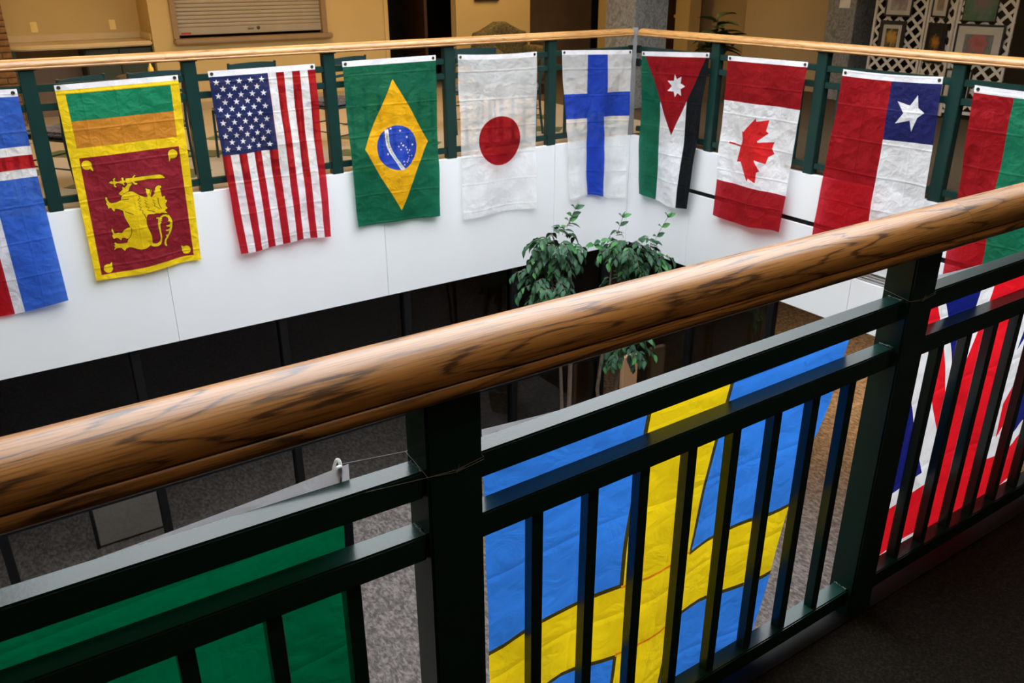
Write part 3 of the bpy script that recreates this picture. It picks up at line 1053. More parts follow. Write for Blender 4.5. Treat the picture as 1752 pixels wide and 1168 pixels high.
# --- white flag with red disc
els = [('field', 'white', [rect(0, 1, 0, 1)], None),
       ('disc', 'dred', [disc(.506, .531, .279, .155, 48)], None)]
make_flag('red_disc_flag', 'sheer white flag with a plain red disc', [(4.044, 6.93, .932), (4.91, 6.93, .914), (4.918, 6.93, -.599), (4.065, 6.93, -.582)], NA, els, 5.0, .014, .030, folds=1.4, group=LINEUP, sag=.012)

# --- white flag with blue cross
els = [('field', 'white', [rect(0, 1, 0, 1)], None),
       ('cross', 'blue', [[(.357, 0), (.640, 0), (.645, .275), (1, .272), (1, .435), (.603, .438), (.60, 1), (.318, 1), (.330, .443), (0, .443), (0, .28), (.345, .28)]], None)]
make_flag('blue_cross_flag', 'crumpled white flag with a royal blue cross beside the corner post', [(5.207, 6.93, .91), (6.105, 6.93, .871), (6.09, 6.93, -.634), (5.352, 6.93, -.576)], NA, els, 6.0, .016, .028, folds=2.2, group=LINEUP, bottom=.02)

# --- black, white and green flag with a red triangle
els = [('green_stripe', 'green', [rect(0, .345, 0, 1)], None),
       ('white_stripe', 'white_o', [[(.345, 0), (.72, 0), (.79, 1), (.345, 1)]], None),
       ('black_stripe', 'black', [[(.72, 0), (1, 0), (1, 1), (.79, 1)]], None),
       ('triangle', 'dred', [[(.03, 0), (.985, 0), (.5556, .5346)]], None),
       ('star', 'white_o', [[(0.5289,0.1387),(0.5648,0.1695),(0.6284,0.1518),(0.6193,0.1941),(0.6893,0.2123),(0.6256,0.2302),(0.6432,0.2738),(0.5867,0.2573),(0.5546,0.2835),(0.5318,0.2493),(0.4376,0.2472),(0.4932,0.2155),(0.4277,0.1831),(0.5216,0.181)]], 3)]
make_flag('red_triangle_flag', 'black, white and green flag with a red triangle and white seven-pointed star', [(6.13, 6.78, .865), (6.13, 5.856, .916), (6.13, 5.966, -.592), (6.13, 6.712, -.595)], NB, els, 7.0, .014, .030, folds=1.8, group=LINEUP,
          bend=lambda u, v: .05 * max(0, v - .5) * u)

# --- maple leaf flag
els = [('field', 'white_o', [rect(0, 1, .25, .78)], None),
       ('top_band', 'dred', [rect(0, 1, 0, .262)], None),
       ('bottom_band', 'dred', [[(0, .760), (1, .769), (1, 1), (0, 1)]], None),
       ('maple_leaf', 'leafred', [[(0.4719,0.3427),(0.4822,0.3628),(0.6234,0.3446),(0.6056,0.4111),(0.6377,0.4225),(0.5239,0.4759),(0.5291,0.4839),(0.7273,0.4676),(0.7075,0.5076),(0.7518,0.5362),(0.6818,0.5603),(0.6666,0.6029),(0.5212,0.5904),(0.5277,0.5993),(0.6095,0.6523),(0.5687,0.6626),(0.5618,0.7296),(0.4583,0.7102),(0.4386,0.7297),(0.4257,0.7199),(0.3173,0.6176),(0.2645,0.6222),(0.2941,0.5281),(0.1147,0.5205),(0.1205,0.51),(0.3017,0.5189),(0.3167,0.4811),(0.2906,0.4296),(0.3101,0.4367)]], None)]
make_flag('maple_leaf_flag', 'red and white flag with a red maple leaf', [(6.13, 5.625, .907), (6.13, 4.746, .919), (6.13, 4.805, -.56), (6.13, 5.617, -.574)], NB, els, 8.0, .014, .028, folds=1.8, group=LINEUP,
          bend=lambda u, v: .06 * max(0, v - .5) * u)

# --- red and white flag with a lone star
els = [('red_stripe', 'red', [[(0, 0), (.52, 0), (.54, .335), (.53, 1), (0, 1)]], None),
       ('white_stripe', 'white_o', [[(.54, .335), (1, .327), (1, 1), (.53, 1)]], None),
       ('canton', 'cnavy', [[(.52, 0), (1, 0), (1, .327), (.54, .335)]], None),
       ('star', 'white_o', [[(0.7963,0.0932),(0.8162,0.1569),(0.8796,0.1784),(0.8222,0.2047),(0.785,0.2762),(0.7581,0.2227),(0.6286,0.2455),(0.6914,0.1901),(0.6101,0.133),(0.7367,0.1488)]], 2)]
make_flag('lone_star_flag', 'red and white flag with one white star on a dark blue canton', [(6.13, 4.402, .893), (6.13, 3.562, .911), (6.13, 3.50, -.575), (6.13, 4.47, -.575)], NB, els, 9.0, .012, .034, folds=1.5, group=LINEUP, sag=.012)

# --- red, green and white tricolour
els = [('red_stripe', 'red', [rect(0, .315, 0, 1)], None),
       ('green_stripe', 'bgreen', [rect(.315, .655, 0, 1)], None),
       ('white_stripe', 'white_o', [rect(.655, 1, 0, 1)], None)]
make_flag('red_green_stripe_flag', 'flag of vertical red and green stripes at the frame edge of the short railing', [(6.13, 3.321, .878), (6.13, 2.42, .885), (6.13, 2.40, -.60), (6.13, 3.26, -.60)], NB, els, 10.0, .012, .034, folds=1.4, group=LINEUP, sag=.012)

# --- flags on the near railing, seen from behind
NEARF = 'flags hung on the near railing'
YN = 1.092
sw_asp = .95 / 1.58
b0, b1, h0, h1 = .385, .612, .325, .445
els = [('blue_field', 'swblue', [rect(0, b0, 0, h0)], None), ('blue_field', 'swblue', [rect(b1, 1, 0, h0)], None),
       ('blue_field', 'swblue', [rect(0, b0, h1, 1)], None), ('blue_field', 'swblue', [rect(b1, 1, h1, 1)], None),
       ('cross', 'swyellow', [rect(b0, b1, 0, 1), rect(0, 1, h0, h1)], None)]
sw = .006
for q in ([(b0, 0), (b0, h0), (0, h0)], [(b1, 0), (b1, h0), (1, h0)], [(b0, 1), (b0, h1), (0, h1)], [(b1, 1), (b1, h1), (1, h1)]):
    els.append(('seam', 'seam', [stroke(q[:2], .011, sw_asp), stroke(q[1:], .011, sw_asp)], None))
els.append(('cross_seam', 'oseam', [stroke([(b0, h0 + .003), (b1, h0 - .004)], .007, sw_asp), stroke([(b0, h1 - .003), (b1, h1)], .007, sw_asp)], None))
make_flag('yellow_cross_flag', 'sky blue flag with a yellow cross seen through the near balusters', [(.655, YN - .006, .918), (1.688, YN - .006, .905), (1.335, YN, -.66), (.70, YN, -.66)], NN, els, 11.0, .012, .030, grid=(34, 54), folds=2.1, group=NEARF, bulge=-.03, sag=.02)

# --- plain green flag
els = [('field', 'dgreen', [rect(0, .984, 0, 1)], None), ('hem', 'black', [rect(.984, 1, 0, 1)], None)]
make_flag('plain_green_flag', 'plain green flag with a dark hem tied to the near railing', [(-.56, YN - .012, .912), (.412, YN - .012, .937), (.400, YN, -.60), (-.55, YN, -.62)], NN, els, 12.0, .010, .030, folds=1.7, group=NEARF, bulge=-.02, grommets=False, sag=.012)

# --- union flag, turned on its side
def uj(x, y):
    return (y / 30, x / 60)
def uj_line(p, q, o1, o2):
    """strip along p-q between two signed offsets"""
    a, b = Vector(p), Vector(q)
    t = (b - a).normalized()
    n_ = Vector((-t.y, t.x))
    a, b = a - t * 4, b + t * 4
    return [uj(*(a + n_ * o1)), uj(*(b + n_ * o1)), uj(*(b + n_ * o2)), uj(*(a + n_ * o2))]
els = [('blue_field', 'ukblue', [rect(0, 1, 0, 1)], None),
       ('white_saltire', 'ukwhite', [uj_line((0, 0), (60, 30), -3, 3), uj_line((0, 30), (60, 0), -3, 3)], None),
       ('red_saltire', 'ukred', [[uj(0, 0), uj(30, 15), uj(30, 17.24), uj(-4, .24)], [uj(60, 30), uj(30, 15), uj(30, 12.76), uj(64, 29.76)],
                                 [uj(0, 30), uj(30, 15), uj(30, 17.24), uj(0, 32.24)], [uj(60, 0), uj(30, 15), uj(30, 12.76), uj(60, -2.24)]], None),
       ('white_cross', 'ukwhite', [rect(-.01, 1.01, 25 / 60, 35 / 60), rect(10 / 30, 20 / 30, -.01, 1.01)], None),
       ('red_cross', 'ukred', [rect(-.01, 1.01, 27 / 60, 33 / 60), rect(12 / 30, 18 / 30, -.01, 1.01)], None)]
make_flag('union_flag', 'red, white and blue flag of crosses behind the balusters at the frame edge', [(1.905, YN, .935), (2.90, YN, .935), (2.84, YN, -.68), (1.90, YN, -.68)], NN, els, 13.0, .014, .028, folds=1.5, group=NEARF, bulge=-.02, sag=.02)

# ties on the near railing
zt = empty('zip_tie', (.398, YN - .004, .90), label='white cable tie round the corner of the plain green flag', cat='cable tie')
tube('loop', [(.004 * cos(a) * 1.3, .014 * sin(a), .026 * cos(a) + .012) for a in [2 * pi * k / 16 for k in range(17)]], .0028, WHITE_TIE, zt, 6)
obj('head', box_me(.010, .008, .012, .002, WHITE_TIE), None, zt, (0, -.013, .030))
def line_thing(label, x, zz, to):
    r = empty('fishing_line', (x, NEAR_Y, zz), label=label, cat='line')
    hw, hd = .0512, .0372
    loop = [(-hw, -hd, -.004), (-hw, hd, .006), (hw, hd, .004), (hw, -hd, -.001), (0, -hd - .0004, -.008), (-hw, -hd, -.004)]
    tube('loop', loop, .00032, LINE, r, 5)
    loop2 = [(-hw, -hd, -.004), (0, -hd - .0004, -.012), (hw, -hd, -.006)]
    tube('strand', loop2, .0003, LINE, r, 5)
    for a, b in to:
        tube('strand', [a, b], .00032, LINE, r, 5)
    bm = bmesh.new()
    for an in (.3, 1.4, 2.6):
        d_ = Vector((cos(an), -.12, sin(an))) * .012
        tube_bm(bm, [Vector((.002, -hd - .001, -.010)) - d_ * .4, Vector((.002, -hd - .001, -.010)) + d_], .0003, 5)
    obj('knot', bm_mesh('knot', bm), LINE, r)
line_thing('thin clear line tied round the near post beside the plain green flag', .564, .915, [((-.0512, .0372, .006), (-.155, .05, .012)), ((-.0512, -.0372, -.004), (-.16, -.02, -.003))])
line_thing('thin clear line tied round the near post beside the yellow cross flag', 1.819, .935, [((.0512, -.0372, -.006), (.09, .03, -.01))])

# ---------------------------------------------------------------- lounge behind the long railing
FW, BW = 11.4, 12.0
structure(box('wall_alcove', .30, 2.425, BW, BW + .1, 0, 2.75, BEIGE), 'beige back wall of the counter alcove with two outlets', 'wall')
wl = structure(box('wall_lounge_left', XL, .30, FW + .02, BW + .1, 0, 2.75, BEIGE), 'beige lounge wall beyond the brick pier', 'wall')
ws = empty('wall_back', (4.0, FW, 0), label='beige lounge wall with the serving shutter', cat='wall', kind='structure')
box('pier', 2.425, 2.70, FW, BW + .05, 0, 2.75, BEIGE, ws)
box('panel', 2.70, 4.615, FW, FW + .12, 0, .855, BEIGE, ws)
box('lintel', 2.70, 4.615, FW, FW + .12, 2.15, 2.75, BEIGE, ws)
box('pier', 4.615, 5.55, FW, FW + .12, 0, 2.75, BEIGE, ws)
box('panel', 6.657, 7.96, FW, FW + .12, 0, 2.75, BEIGE, ws)
box('lintel', 5.55, 6.657, FW, FW + .12, 2.15, 2.75, BEIGE, ws)
box('lintel', 7.96, 9.4, FW, FW + .12, 2.35, 2.75, BEIGE, ws)
box('pier', 9.40, 9.75, FW - .25, FW + .12, 0, 2.75, BEIGE, ws)
structure(box('baseboard_back', 2.43, 5.55, FW - .012, FW, 0, .10, BEIGE_DIM), 'tan baseboard along the lounge wall', 'baseboard')
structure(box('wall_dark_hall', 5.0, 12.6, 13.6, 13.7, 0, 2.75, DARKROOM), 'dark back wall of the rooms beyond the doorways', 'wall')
structure(box('floor_dark_hall', 5.0, 12.6, 12.4, 13.7, -.3, -.002, CARPET_RIGHT), 'dim carpet beyond the doorways', 'floor')
structure(box('ceiling_dark_hall', 2.4, 12.6, 12.3, 13.7, 2.75, 2.85, DARKROOM), 'dark ceiling beyond the doorways', 'ceiling')
structure(box('wall_dark_side', 5.0, 5.1, BW, 13.7, 0, 2.75, DARKROOM), 'dark side wall inside the doorway', 'wall')
structure(box('wall_shutter_room', 2.6, 5.0, 12.6, 12.7, 0, 2.75, DARKROOM), 'dark room behind the serving shutter', 'wall')
structure(box('wall_opening_side', 7.86, 7.96, FW + .12, 13.6, 0, 2.75, DARKROOM), 'dark side wall of the hall opening', 'wall')
structure(box('wall_opening_back', 8.3, 10.2, 12.7, 12.8, 0, 2.75, surf('dim brown wall', (.20, .13, .07), .8)), 'dim brown wall inside the hall opening', 'wall')

# doorway with a dark door standing ajar
dr = empty('door_1', (6.45, FW + .1, 0), label='dark brown door standing ajar in the lounge doorway', cat='door', kind='structure')
box('frame', 5.50, 5.56, FW - .015, FW + .13, 0, 2.17, BEIGE, dr)
box('frame', 6.645, 6.70, FW - .015, FW + .13, 0, 2.17, BEIGE, dr)
o = obj('leaf', box_me(.045, .95, 2.12, .003, DARKBROWN), None, dr, (-.16, .50, 1.06), (0, 0, rad(-8)))
tube('knob', [(-.21, .10, 1.02), (-.24, .10, 1.02), (-.262, .10, 1.02)], [.010, .012, .024], GROMMET, dr, 10)

# rolling shutter
sh = empty('rolling_shutter', (3.66, FW, .87), label='closed beige rolling shutter over the serving counter', cat='shutter')
zs = .985
sl = sweep_x('slat', [(0, 0), (-.010, .006), (-.014, .022), (-.010, .038), (0, .044), (.004, .022)], -.93, .93)
sl.materials.append(SHUTTER)
for k in range(26):
    obj('slat', sl, None, sh, (0, .045, zs + k * .045 - .87))
bb = box('bottom_bar', 2.73, 4.59, FW + .025, FW + .06, .895, .985, SHUTTER, sh, .006)
o = obj('lock', lathe_me('lock', [(.022, 0), (.022, .008), (.012, .012)], 14), GROMMET, bb, (.075, -.018, .015), (pi / 2, 0, 0))
o = obj('lift_handle', box_me(.075, .02, .022, .006, STEEL), None, bb, (-.02, -.024, .012))
o = obj('sticker', box_me(.12, .002, .022, 0, RED_STICKER), None, bb, (-.83, -.0185, -.022))
box('side_guide', 2.665, 2.735, FW - .03, FW + .08, .86, 2.17, SHUTTER_FRAME, sh, .004)
box('side_guide', 4.585, 4.655, FW - .03, FW + .08, .86, 2.17, SHUTTER_FRAME, sh, .004)
box('sill', 2.66, 4.70, FW - .10, FW + .10, .80, .862, SHUTTER_FRAME, sh, .012, 2)
box('housing', 2.66, 4.66, FW - .12, FW + .08, 2.16, 2.42, SHUTTER_FRAME, sh, .01)

# counter with cabinet in the alcove
ct = empty('countertop', (1.6, 11.7, .80), label='cream laminate countertop with rounded edge and backsplash in the alcove', cat='countertop')
def front_curve():
    n = 10
    pts = []
    for k in range(n + 1):
        t = k / n
        pts.append((.86 + (2.42 - .86) * t, FW + .015 - .05 * sin(pi * min(1, t * 1.1)) + (.10 * (1 - t / .12) ** 2 if t < .12 else 0)))
    return pts
fc = front_curve()
bm = bmesh.new()
top = [bm.verts.new((x - 1.6, y - 11.7, .055)) for x, y in fc] + [bm.verts.new((2.42 - 1.6, BW - 11.7, .055)), bm.verts.new((.86 - 1.6, BW - 11.7, .055))]
f = bm.faces.new(top)
r_ = bmesh.ops.extrude_face_region(bm, geom=[f])
bmesh.ops.translate(bm, vec=(0, 0, -.055), verts=[v for v in r_['geom'] if isinstance(v, bmesh.types.BMVert)])
bmesh.ops.bevel(bm, geom=[e for e in bm.edges], offset=.014, segments=3, affect='EDGES')
obj('slab', bm_mesh('slab', bm, True), COUNTER, ct)
box('backsplash', .86, 2.42, BW - .022, BW, .855, .935, COUNTER, ct, .006)
box('side_splash', 2.402, 2.424, FW + .05, BW - .022, .855, .935, COUNTER, ct, .006)
cb = empty('base_cabinet', (2.02, 11.75, 0), label='dark green two-door cabinet under the cream countertop', cat='cabinet')
box('body', 1.66, 2.415, 11.52, 11.99, .10, .798, CABGREEN, cb)
for a, b, hx in ((1.67, 2.035, 2.0), (2.045, 2.41, 2.08)):
    d_ = box('door', a, b, 11.497, 11.52, .12, .78, CABGREEN, cb, .004)
    tube('handle', [(hx - (a + b) / 2, -.012, .13), (hx - (a + b) / 2, -.035, .14), (hx - (a + b) / 2, -.035, .24), (hx - (a + b) / 2, -.012, .25)], .005, STEEL, d_, 6)
box('toe_kick', 1.66, 2.415, 11.57, 11.99, 0, .10, BLACK, cb)
kp = empty('counter_panel', (1.2, 11.9, 0), label='brown panel closing the knee space under the countertop', cat='panel')
box('panel', .93, 1.655, 11.90, 11.93, 0, .798, surf('brown panel', (.20, .13, .075), .6), kp)
box('leg', .90, .95, 11.50, 11.93, 0, .798, CABGREEN, kp)
for x, lab in ((1.243, 'ivory wall outlet nearer the brick pier'), (2.108, 'ivory wall outlet nearer the serving shutter')):
    r_ = empty('wall_outlet', (x, BW, 1.02), label=lab + ' above the countertop', cat='outlet', group='outlets above the counter')
    obj('plate', box_me(.072, .008, .115, .003, IVORY, 2), None, r_, (0, -.004, 0))
    for z in (-.022, .022):
        obj('socket', box_me(.034, .004, .030, .002, IVORY), None, r_, (0, -.0095, z))
# brick pier
bp = empty('wall_brick_pier', (.5, FW, 0), label='brown brick pier at the end of the counter alcove', cat='wall', kind='structure')
box('mortar', .105, .895, FW - .085, FW + .5, 0, 2.7, MORTAR, bp)
full, half = box_me(.190, .092, .057, .004, BRICK), box_me(.092, .092, .057, .004, BRICK)
for c in range(26):
    z = .035 + c * .0667
    x = .10
    first = c % 2
    while x < .895:
        w = .092 if (first and x < .12) or x + .190 > .905 else .190
        o = obj('brick', full if w > .1 else half, None, bp, (x + w / 2 - .5, -.055 + random.uniform(-.003, .003), z))
        x += w + .010
# picture on the beige pier, only its lower rail in view
pf = empty('wall_picture', (7.17, FW, 1.2), label='dark framed picture high on the beige pier by the armchair', cat='picture')
for a, b, c, d_ in ((-.21, .21, 0, .03), (-.21, .21, .57, .60), (-.21, -.18, .03, .57), (.18, .21, .03, .57)):
    box('frame', 7.17 + a, 7.17 + b, FW - .03, FW - .002, 1.2 + c, 1.2 + d_, DARKBROWN, pf)
box('print', 6.99, 7.35, FW - .012, FW - .004, 1.23, 1.77, MAT_BOARD, pf)

# concrete column wrapped in grey swirl covering
structure(box('column_1', 7.339, 7.889, 8.30, 8.85, 0, 2.75, MARBLE, None, .01), 'square column in grey swirl wall covering behind the corner post', 'column')

# ---------------------------------------------------------------- gallery behind the short railing
GX = 10.6
structure(box('wall_gallery_pier', GX, GX + .25, 10.66, 10.98, 0, 2.75, BEIGE), 'narrow beige pier beside the column', 'wall')
structure(box('wall_gallery_recess', GX + .6, GX + .7, 9.0, 11.6, 0, 2.75, BEIGE_DIM), 'dimmed beige recessed wall behind the broad-leaved plant', 'wall')
structure(box('wall_gallery', GX, GX + .55, 8.0, 9.47, 0, 2.75, BEIGE_DIM), 'dimmed beige gallery wall between the plant and the grey column', 'wall')
structure(box('baseboard_right', GX - .012, GX, 8.0, 9.47, 0, .10, BEIGE_DIM), 'tan baseboard along the gallery wall', 'baseboard')
d2 = structure(box('door_2', GX + .15, GX + .2, 10.98, 11.6, 0, 2.1, DARKBROWN), 'dark brown door beside the grey column', 'door')
obj('knob', lathe_me('knob', [(.012, 0), (.012, .03), (.026, .045), (.026, .06), (.01, .068)], 12), YELLOW, d2, (-.025, -.2, -.15), (0, -pi / 2, 0))
structure(box('column_2', 10.15, 10.65, 7.25, 7.68, 0, 2.75, MARBLE, None, .008), 'second square grey column between the dimmed beige wall and the lattice screen', 'column')
np_ = obj('notice', box_me(.003, .16, .22, 0, PAPER), None, None, (10.147, 7.42, 1.265))
tag(np_, 'white paper notice taped to the second grey column', 'notice')
DARKGREY = surf('dim olive wall', (.105, .085, .06), .85, 0, .2, .06, 2)
structure(box('wall_gallery_dark', 11.4, 11.5, -3.2, 9.0, 0, 2.75, DARKGREY), 'dim wall behind the lattice screen', 'wall')
structure(box('dark_gap_slab', 11.3, 11.4, 6.9, 8.0, 0, 2.75, BLACK), 'black slab standing in for the dark gap beside the lattice screen', 'door')  # added black slab: the darkness of the gap is put into its colour
structure(box('wall_gallery_stub', 10.3, 10.6, 3.9, 5.0, 0, 2.75, DARKGREY), 'dim wall end beyond the lattice screen', 'wall')

# lattice folding screen with pictures
scr = empty('lattice_screen', (10.1, 6.0, 0), label='three-panel cream lattice folding screen hung with pictures', cat='screen')
SW, ST, SH = .032, .007, 2.0
hinge = [(10.00, 6.87), (10.06, 6.19), (9.93, 5.76), (10.02, 5.13)]
frames_at = []
slat_cache = {}


def slat_mesh(L):
    k = round(L, 3)
    if k not in slat_cache:
        slat_cache[k] = box_me(L, ST, SW, 0, LATTICE)
    return slat_cache[k]


for (xa, ya), (xb, yb) in zip(hinge, hinge[1:]):
    A, B = Vector((xa, ya, 0)), Vector((xb, yb, 0))
    L = (B - A).length
    ang = math.atan2(yb - ya, xb - xa)
    mid = (A + B) / 2
    off = Vector((10.1, 6.0, 0))
    nrm = Vector((sin(ang), -cos(ang), 0))
    frames_at.append((A, B, L, ang, nrm))
    W2, z0, z1 = L / 2 - .012, .08, SH
    for s in (-1, 1):
        o = obj('stile', box_me(.03, .028, SH - .02, .002, LATTICE), None, scr, mid - off + Vector((cos(ang), sin(ang), 0)) * s * (W2 - .012) + Vector((0, 0, SH / 2 + .01)), (0, 0, ang))
    for z in (z0, z1):
        o = obj('rail', box_me(2 * W2, .028, .035, .002, LATTICE), None, scr, mid - off + Vector((0, 0, z)), (0, 0, ang))
    pitch = .150
    for dirn, dep in ((1, -ST * .55), (-1, ST * .55)):
        c = -SH
        while c < SH + L:
            # line: z = z0 + c + dirn * s, s from -W2 to W2
            pts = []
            s0, s1 = -W2, W2
            za = z0 + c * 1.0
            zl, zr = za + dirn * s0, za + dirn * s1
            lo, hi = s0, s1
            if dirn == 1:
                lo, hi = max(s0, z0 - za), min(s1, z1 - za)
            else:
                lo, hi = max(s0, za - z1), min(s1, za - z0)
            if hi - lo > .04:
                sm = (lo + hi) / 2
                o = obj('slat', slat_mesh((hi - lo) * 1.41421), None, scr)
                o.location = mid - off + Vector((cos(ang), sin(ang), 0)) * sm + nrm * dep + Vector((0, 0, za + dirn * sm))
                o.rotation_euler = Matrix.Rotation(ang, 4, 'Z').to_quaternion().to_matrix().to_4x4() @ Matrix.Rotation(-dirn * pi / 4, 4, 'Y') and (Matrix.Rotation(ang, 4, 'Z') @ Matrix.Rotation(-dirn * pi / 4, 4, 'Y')).to_euler()
            c += pitch


def art_mat(name, bg, blobs, scale):
    m, nt = new_mat(name)
    v = coords(nt, 'Object')
    p = principled(nt, bg, .5, 0, .4)
    sx = nt.nodes.new('ShaderNodeVectorMath')
    sx.operation = 'LENGTH'
    lk(nt, v, sx.inputs[0])
    n = noise_node(nt, v, scale, 3, .6, .8)
    d_ = mth(nt, 'ADD', mth(nt, 'MULTIPLY', sx.outputs['Value'], blobs[0]), mth(nt, 'MULTIPLY', mth(nt, 'SUBTRACT', n, .5), .9))
    lk(nt, ramp(nt, d_, [(.0, blobs[1]), (.28, blobs[2]), (.42, blobs[3]), (.55, bg)]), p.inputs['Base Color'])
    out(nt, p.outputs[0])
    return m


def picture(label, panel, t, zc, w, h, mat, mat_w=.05, fr=.018, board=MAT_BOARD):
    A, B, L, ang, nrm = frames_at[panel]
    if nrm.x > 0:
        nrm = -nrm
    c = A + (B - A) * t + nrm * .028
    r = empty('framed_picture', (c.x, c.y, zc - h / 2), ang, label=label, cat='picture', group='pictures on the lattice screen')
    for a, b, z0_, z1_ in ((-w / 2, w / 2, 0, fr), (-w / 2, w / 2, h - fr, h), (-w / 2, -w / 2 + fr, fr, h - fr), (w / 2 - fr, w / 2, fr, h - fr)):
        obj('frame', box_me(b - a, .022, z1_ - z0_, .002, FRAME_BLACK), None, r, ((a + b) / 2, 0, (z0_ + z1_) / 2))
    sgn = -1 if (Matrix.Rotation(ang, 3, 'Z') @ Vector((0, -1, 0))).dot(nrm) > 0 else 1
    obj('mount', box_me(w - 2 * fr, .006, h - 2 * fr, 0, board), None, r, (0, 0, h / 2))
    obj('print', box_me(w - 2 * fr - 2 * mat_w, .004, h - 2 * fr - 2 * mat_w, 0, mat), None, r, (0, sgn * .005, h / 2))
    return r


picture('pale landscape print in a thin dark frame at the top of the first lattice panel', 0, .47, 1.30, .34, .42, art_mat('pale landscape', (.34, .31, .24), (2.5, (.12, .13, .10), (.30, .22, .18), (.36, .34, .27)), 9), .05)
picture('yellow flower print in a wide black frame low on the first lattice panel', 0, .42, .84, .33, .40, art_mat('yellow flowers', (.03, .03, .02), (4.5, (.50, .27, .02), (.40, .20, .02), (.06, .06, .03)), 14), .045, .045)
picture('narrow print with white mount at the top of the middle lattice panel', 1, .46, 1.33, .25, .46, art_mat('ochre figures', (.30, .24, .14), (3, (.35, .22, .08), (.22, .16, .10), (.3, .27, .2)), 16), .055)
picture('dark print of yellow blooms low on the middle lattice panel', 1, .50, .82, .30, .44, art_mat('dark blooms', (.012, .012, .01), (5, (.42, .20, .02), (.26, .10, .015), (.03, .03, .02)), 15), .02, .03, FRAME_BLACK)
picture('green meadow painting without mount at the top of the last lattice panel', 2, .40, 1.26, .36, .36, art_mat('green meadow', (.05, .09, .03), (2.5, (.20, .10, .08), (.10, .12, .09), (.06, .12, .04)), 8), .0, .006)
picture('red rose print with wide pale mount low on the last lattice panel', 2, .47, .84, .52, .42, art_mat('red rose', (.16, .17, .13), (3.6, (.30, .07, .05), (.38, .10, .08), (.14, .12, .10)), 12), .085, .022)
lp = picture('small floral print leaning at the foot of the last lattice panel', 2, .25, .38, .30, .36, art_mat('small floral', (.40, .30, .22), (4, (.45, .12, .08), (.35, .2, .15), (.40, .32, .25)), 14), .04)

# ---------------------------------------------------------------- furniture
CHAIRS = 'dark green metal chairs along the long railing'


def make_chair():
    root = empty('cafe_chair', (0, 0, 0))
    W, D, Hs, Hb = .44, .42, .455, .885
    for s in (-1, 1):
        tube('rear_leg', [(s * W / 2, -.03, 0), (s * W / 2, .0, .25), (s * W / 2, .01, .46), (s * W / 2, -.02, .70), (s * W / 2, -.05, Hb)], .0125, CHAIR_METAL, root, 7)
        tube('front_leg', [(s * W / 2, D + .02, 0), (s * W / 2, D - .005, .44)], .0125, CHAIR_METAL, root, 7)
        tube('side_stretcher', [(s * W / 2, 0, .20), (s * W / 2, D, .20)], .007, CHAIR_METAL, root, 6)
    tube('stretcher', [(-W / 2, D, .24), (W / 2, D, .24)], .007, CHAIR_METAL, root, 6)
    tube('stretcher', [(-W / 2, 0, .16), (W / 2, 0, .16)], .007, CHAIR_METAL, root, 6)

    def slat(z0, z1, yb, name):
        bm = bmesh.new()
        n = 8
        rows = []
        for k in range(n + 1):
            t = k / n
            x = -W / 2 + W * t
            y = yb - .03 * sin(pi * t)
            rows.append([bm.verts.new((x, y + dy, z + .012 * sin(pi * t))) for dy, z in ((-.004, z0), (-.004, z1), (.004, z1), (.004, z0))])
        for a, b in zip(rows, rows[1:]):
            for q in range(4):
                bm.faces.new((a[q], a[(q + 1) % 4], b[(q + 1) % 4], b[q]))
        bm.faces.new(rows[0])
        bm.faces.new(rows[-1][::-1])
        return obj(name, bm_mesh(name, bm, True), CHAIR_METAL, root)
    slat(.795, .875, -.045, 'top_slat')
    slat(.70, .725, -.025, 'back_slat')
    slat(.61, .635, -.010, 'back_slat')
    bm = bmesh.new()
    bmesh.ops.create_cube(bm, size=1)
    bmesh.ops.scale(bm, vec=(W + .01, D + .02, .055), verts=bm.verts)
    bmesh.ops.bevel(bm, geom=bm.edges[:], offset=.022, segments=3, affect='EDGES')
    obj('seat', bm_mesh('seat', bm, True), SEAT_FABRIC, root, (0, D / 2 + .01, Hs))
    obj('seat_frame', box_me(W, D, .02, .004, CHAIR_METAL), None, root, (0, D / 2, .42))
    return root


def dup(root, loc, rz, label):
    r = root.copy()
    COL.objects.link(r)
    r.location = loc
    r.rotation_euler = (0, 0, rz)
    r['label'] = label
    for ch in list(root.children):
        c = ch.copy()
        COL.objects.link(c)
        c.parent = r
        for g in ch.children:
            d_ = g.copy()
            COL.objects.link(d_)
            d_.parent = c
    return r


spots = [((1.00, 7.55, 0), 34, 'dark green metal chair whose back rises above the lion flag heading'),
         ((.16, 7.50, 0), -14, 'dark green metal chair behind the blue flag with the red cross'),
         ((1.58, 7.62, 0), 10, 'dark green metal chair between the lion flag and the striped flag'),
         ((2.46, 7.88, 0), 8, 'dark green metal chair whose back shows above the striped flag'),
         ((3.36, 7.86, 0), 20, 'dark green metal chair whose back shows above the diamond flag'),
         ((4.86, 7.98, 0), -14, 'dark green metal chair whose back shows above the red disc flag'),
         ((5.55, 7.75, 0), 55, 'dark green metal chair behind the blue cross flag')]
proto = None
for loc, rz, lab in spots:
    if proto is None:
        proto = make_chair()
        proto.location = loc
        proto.rotation_euler = (0, 0, rad(rz))
        tag(proto, lab, 'chair', CHAIRS)
    else:
        dup(proto, loc, rad(rz), lab)
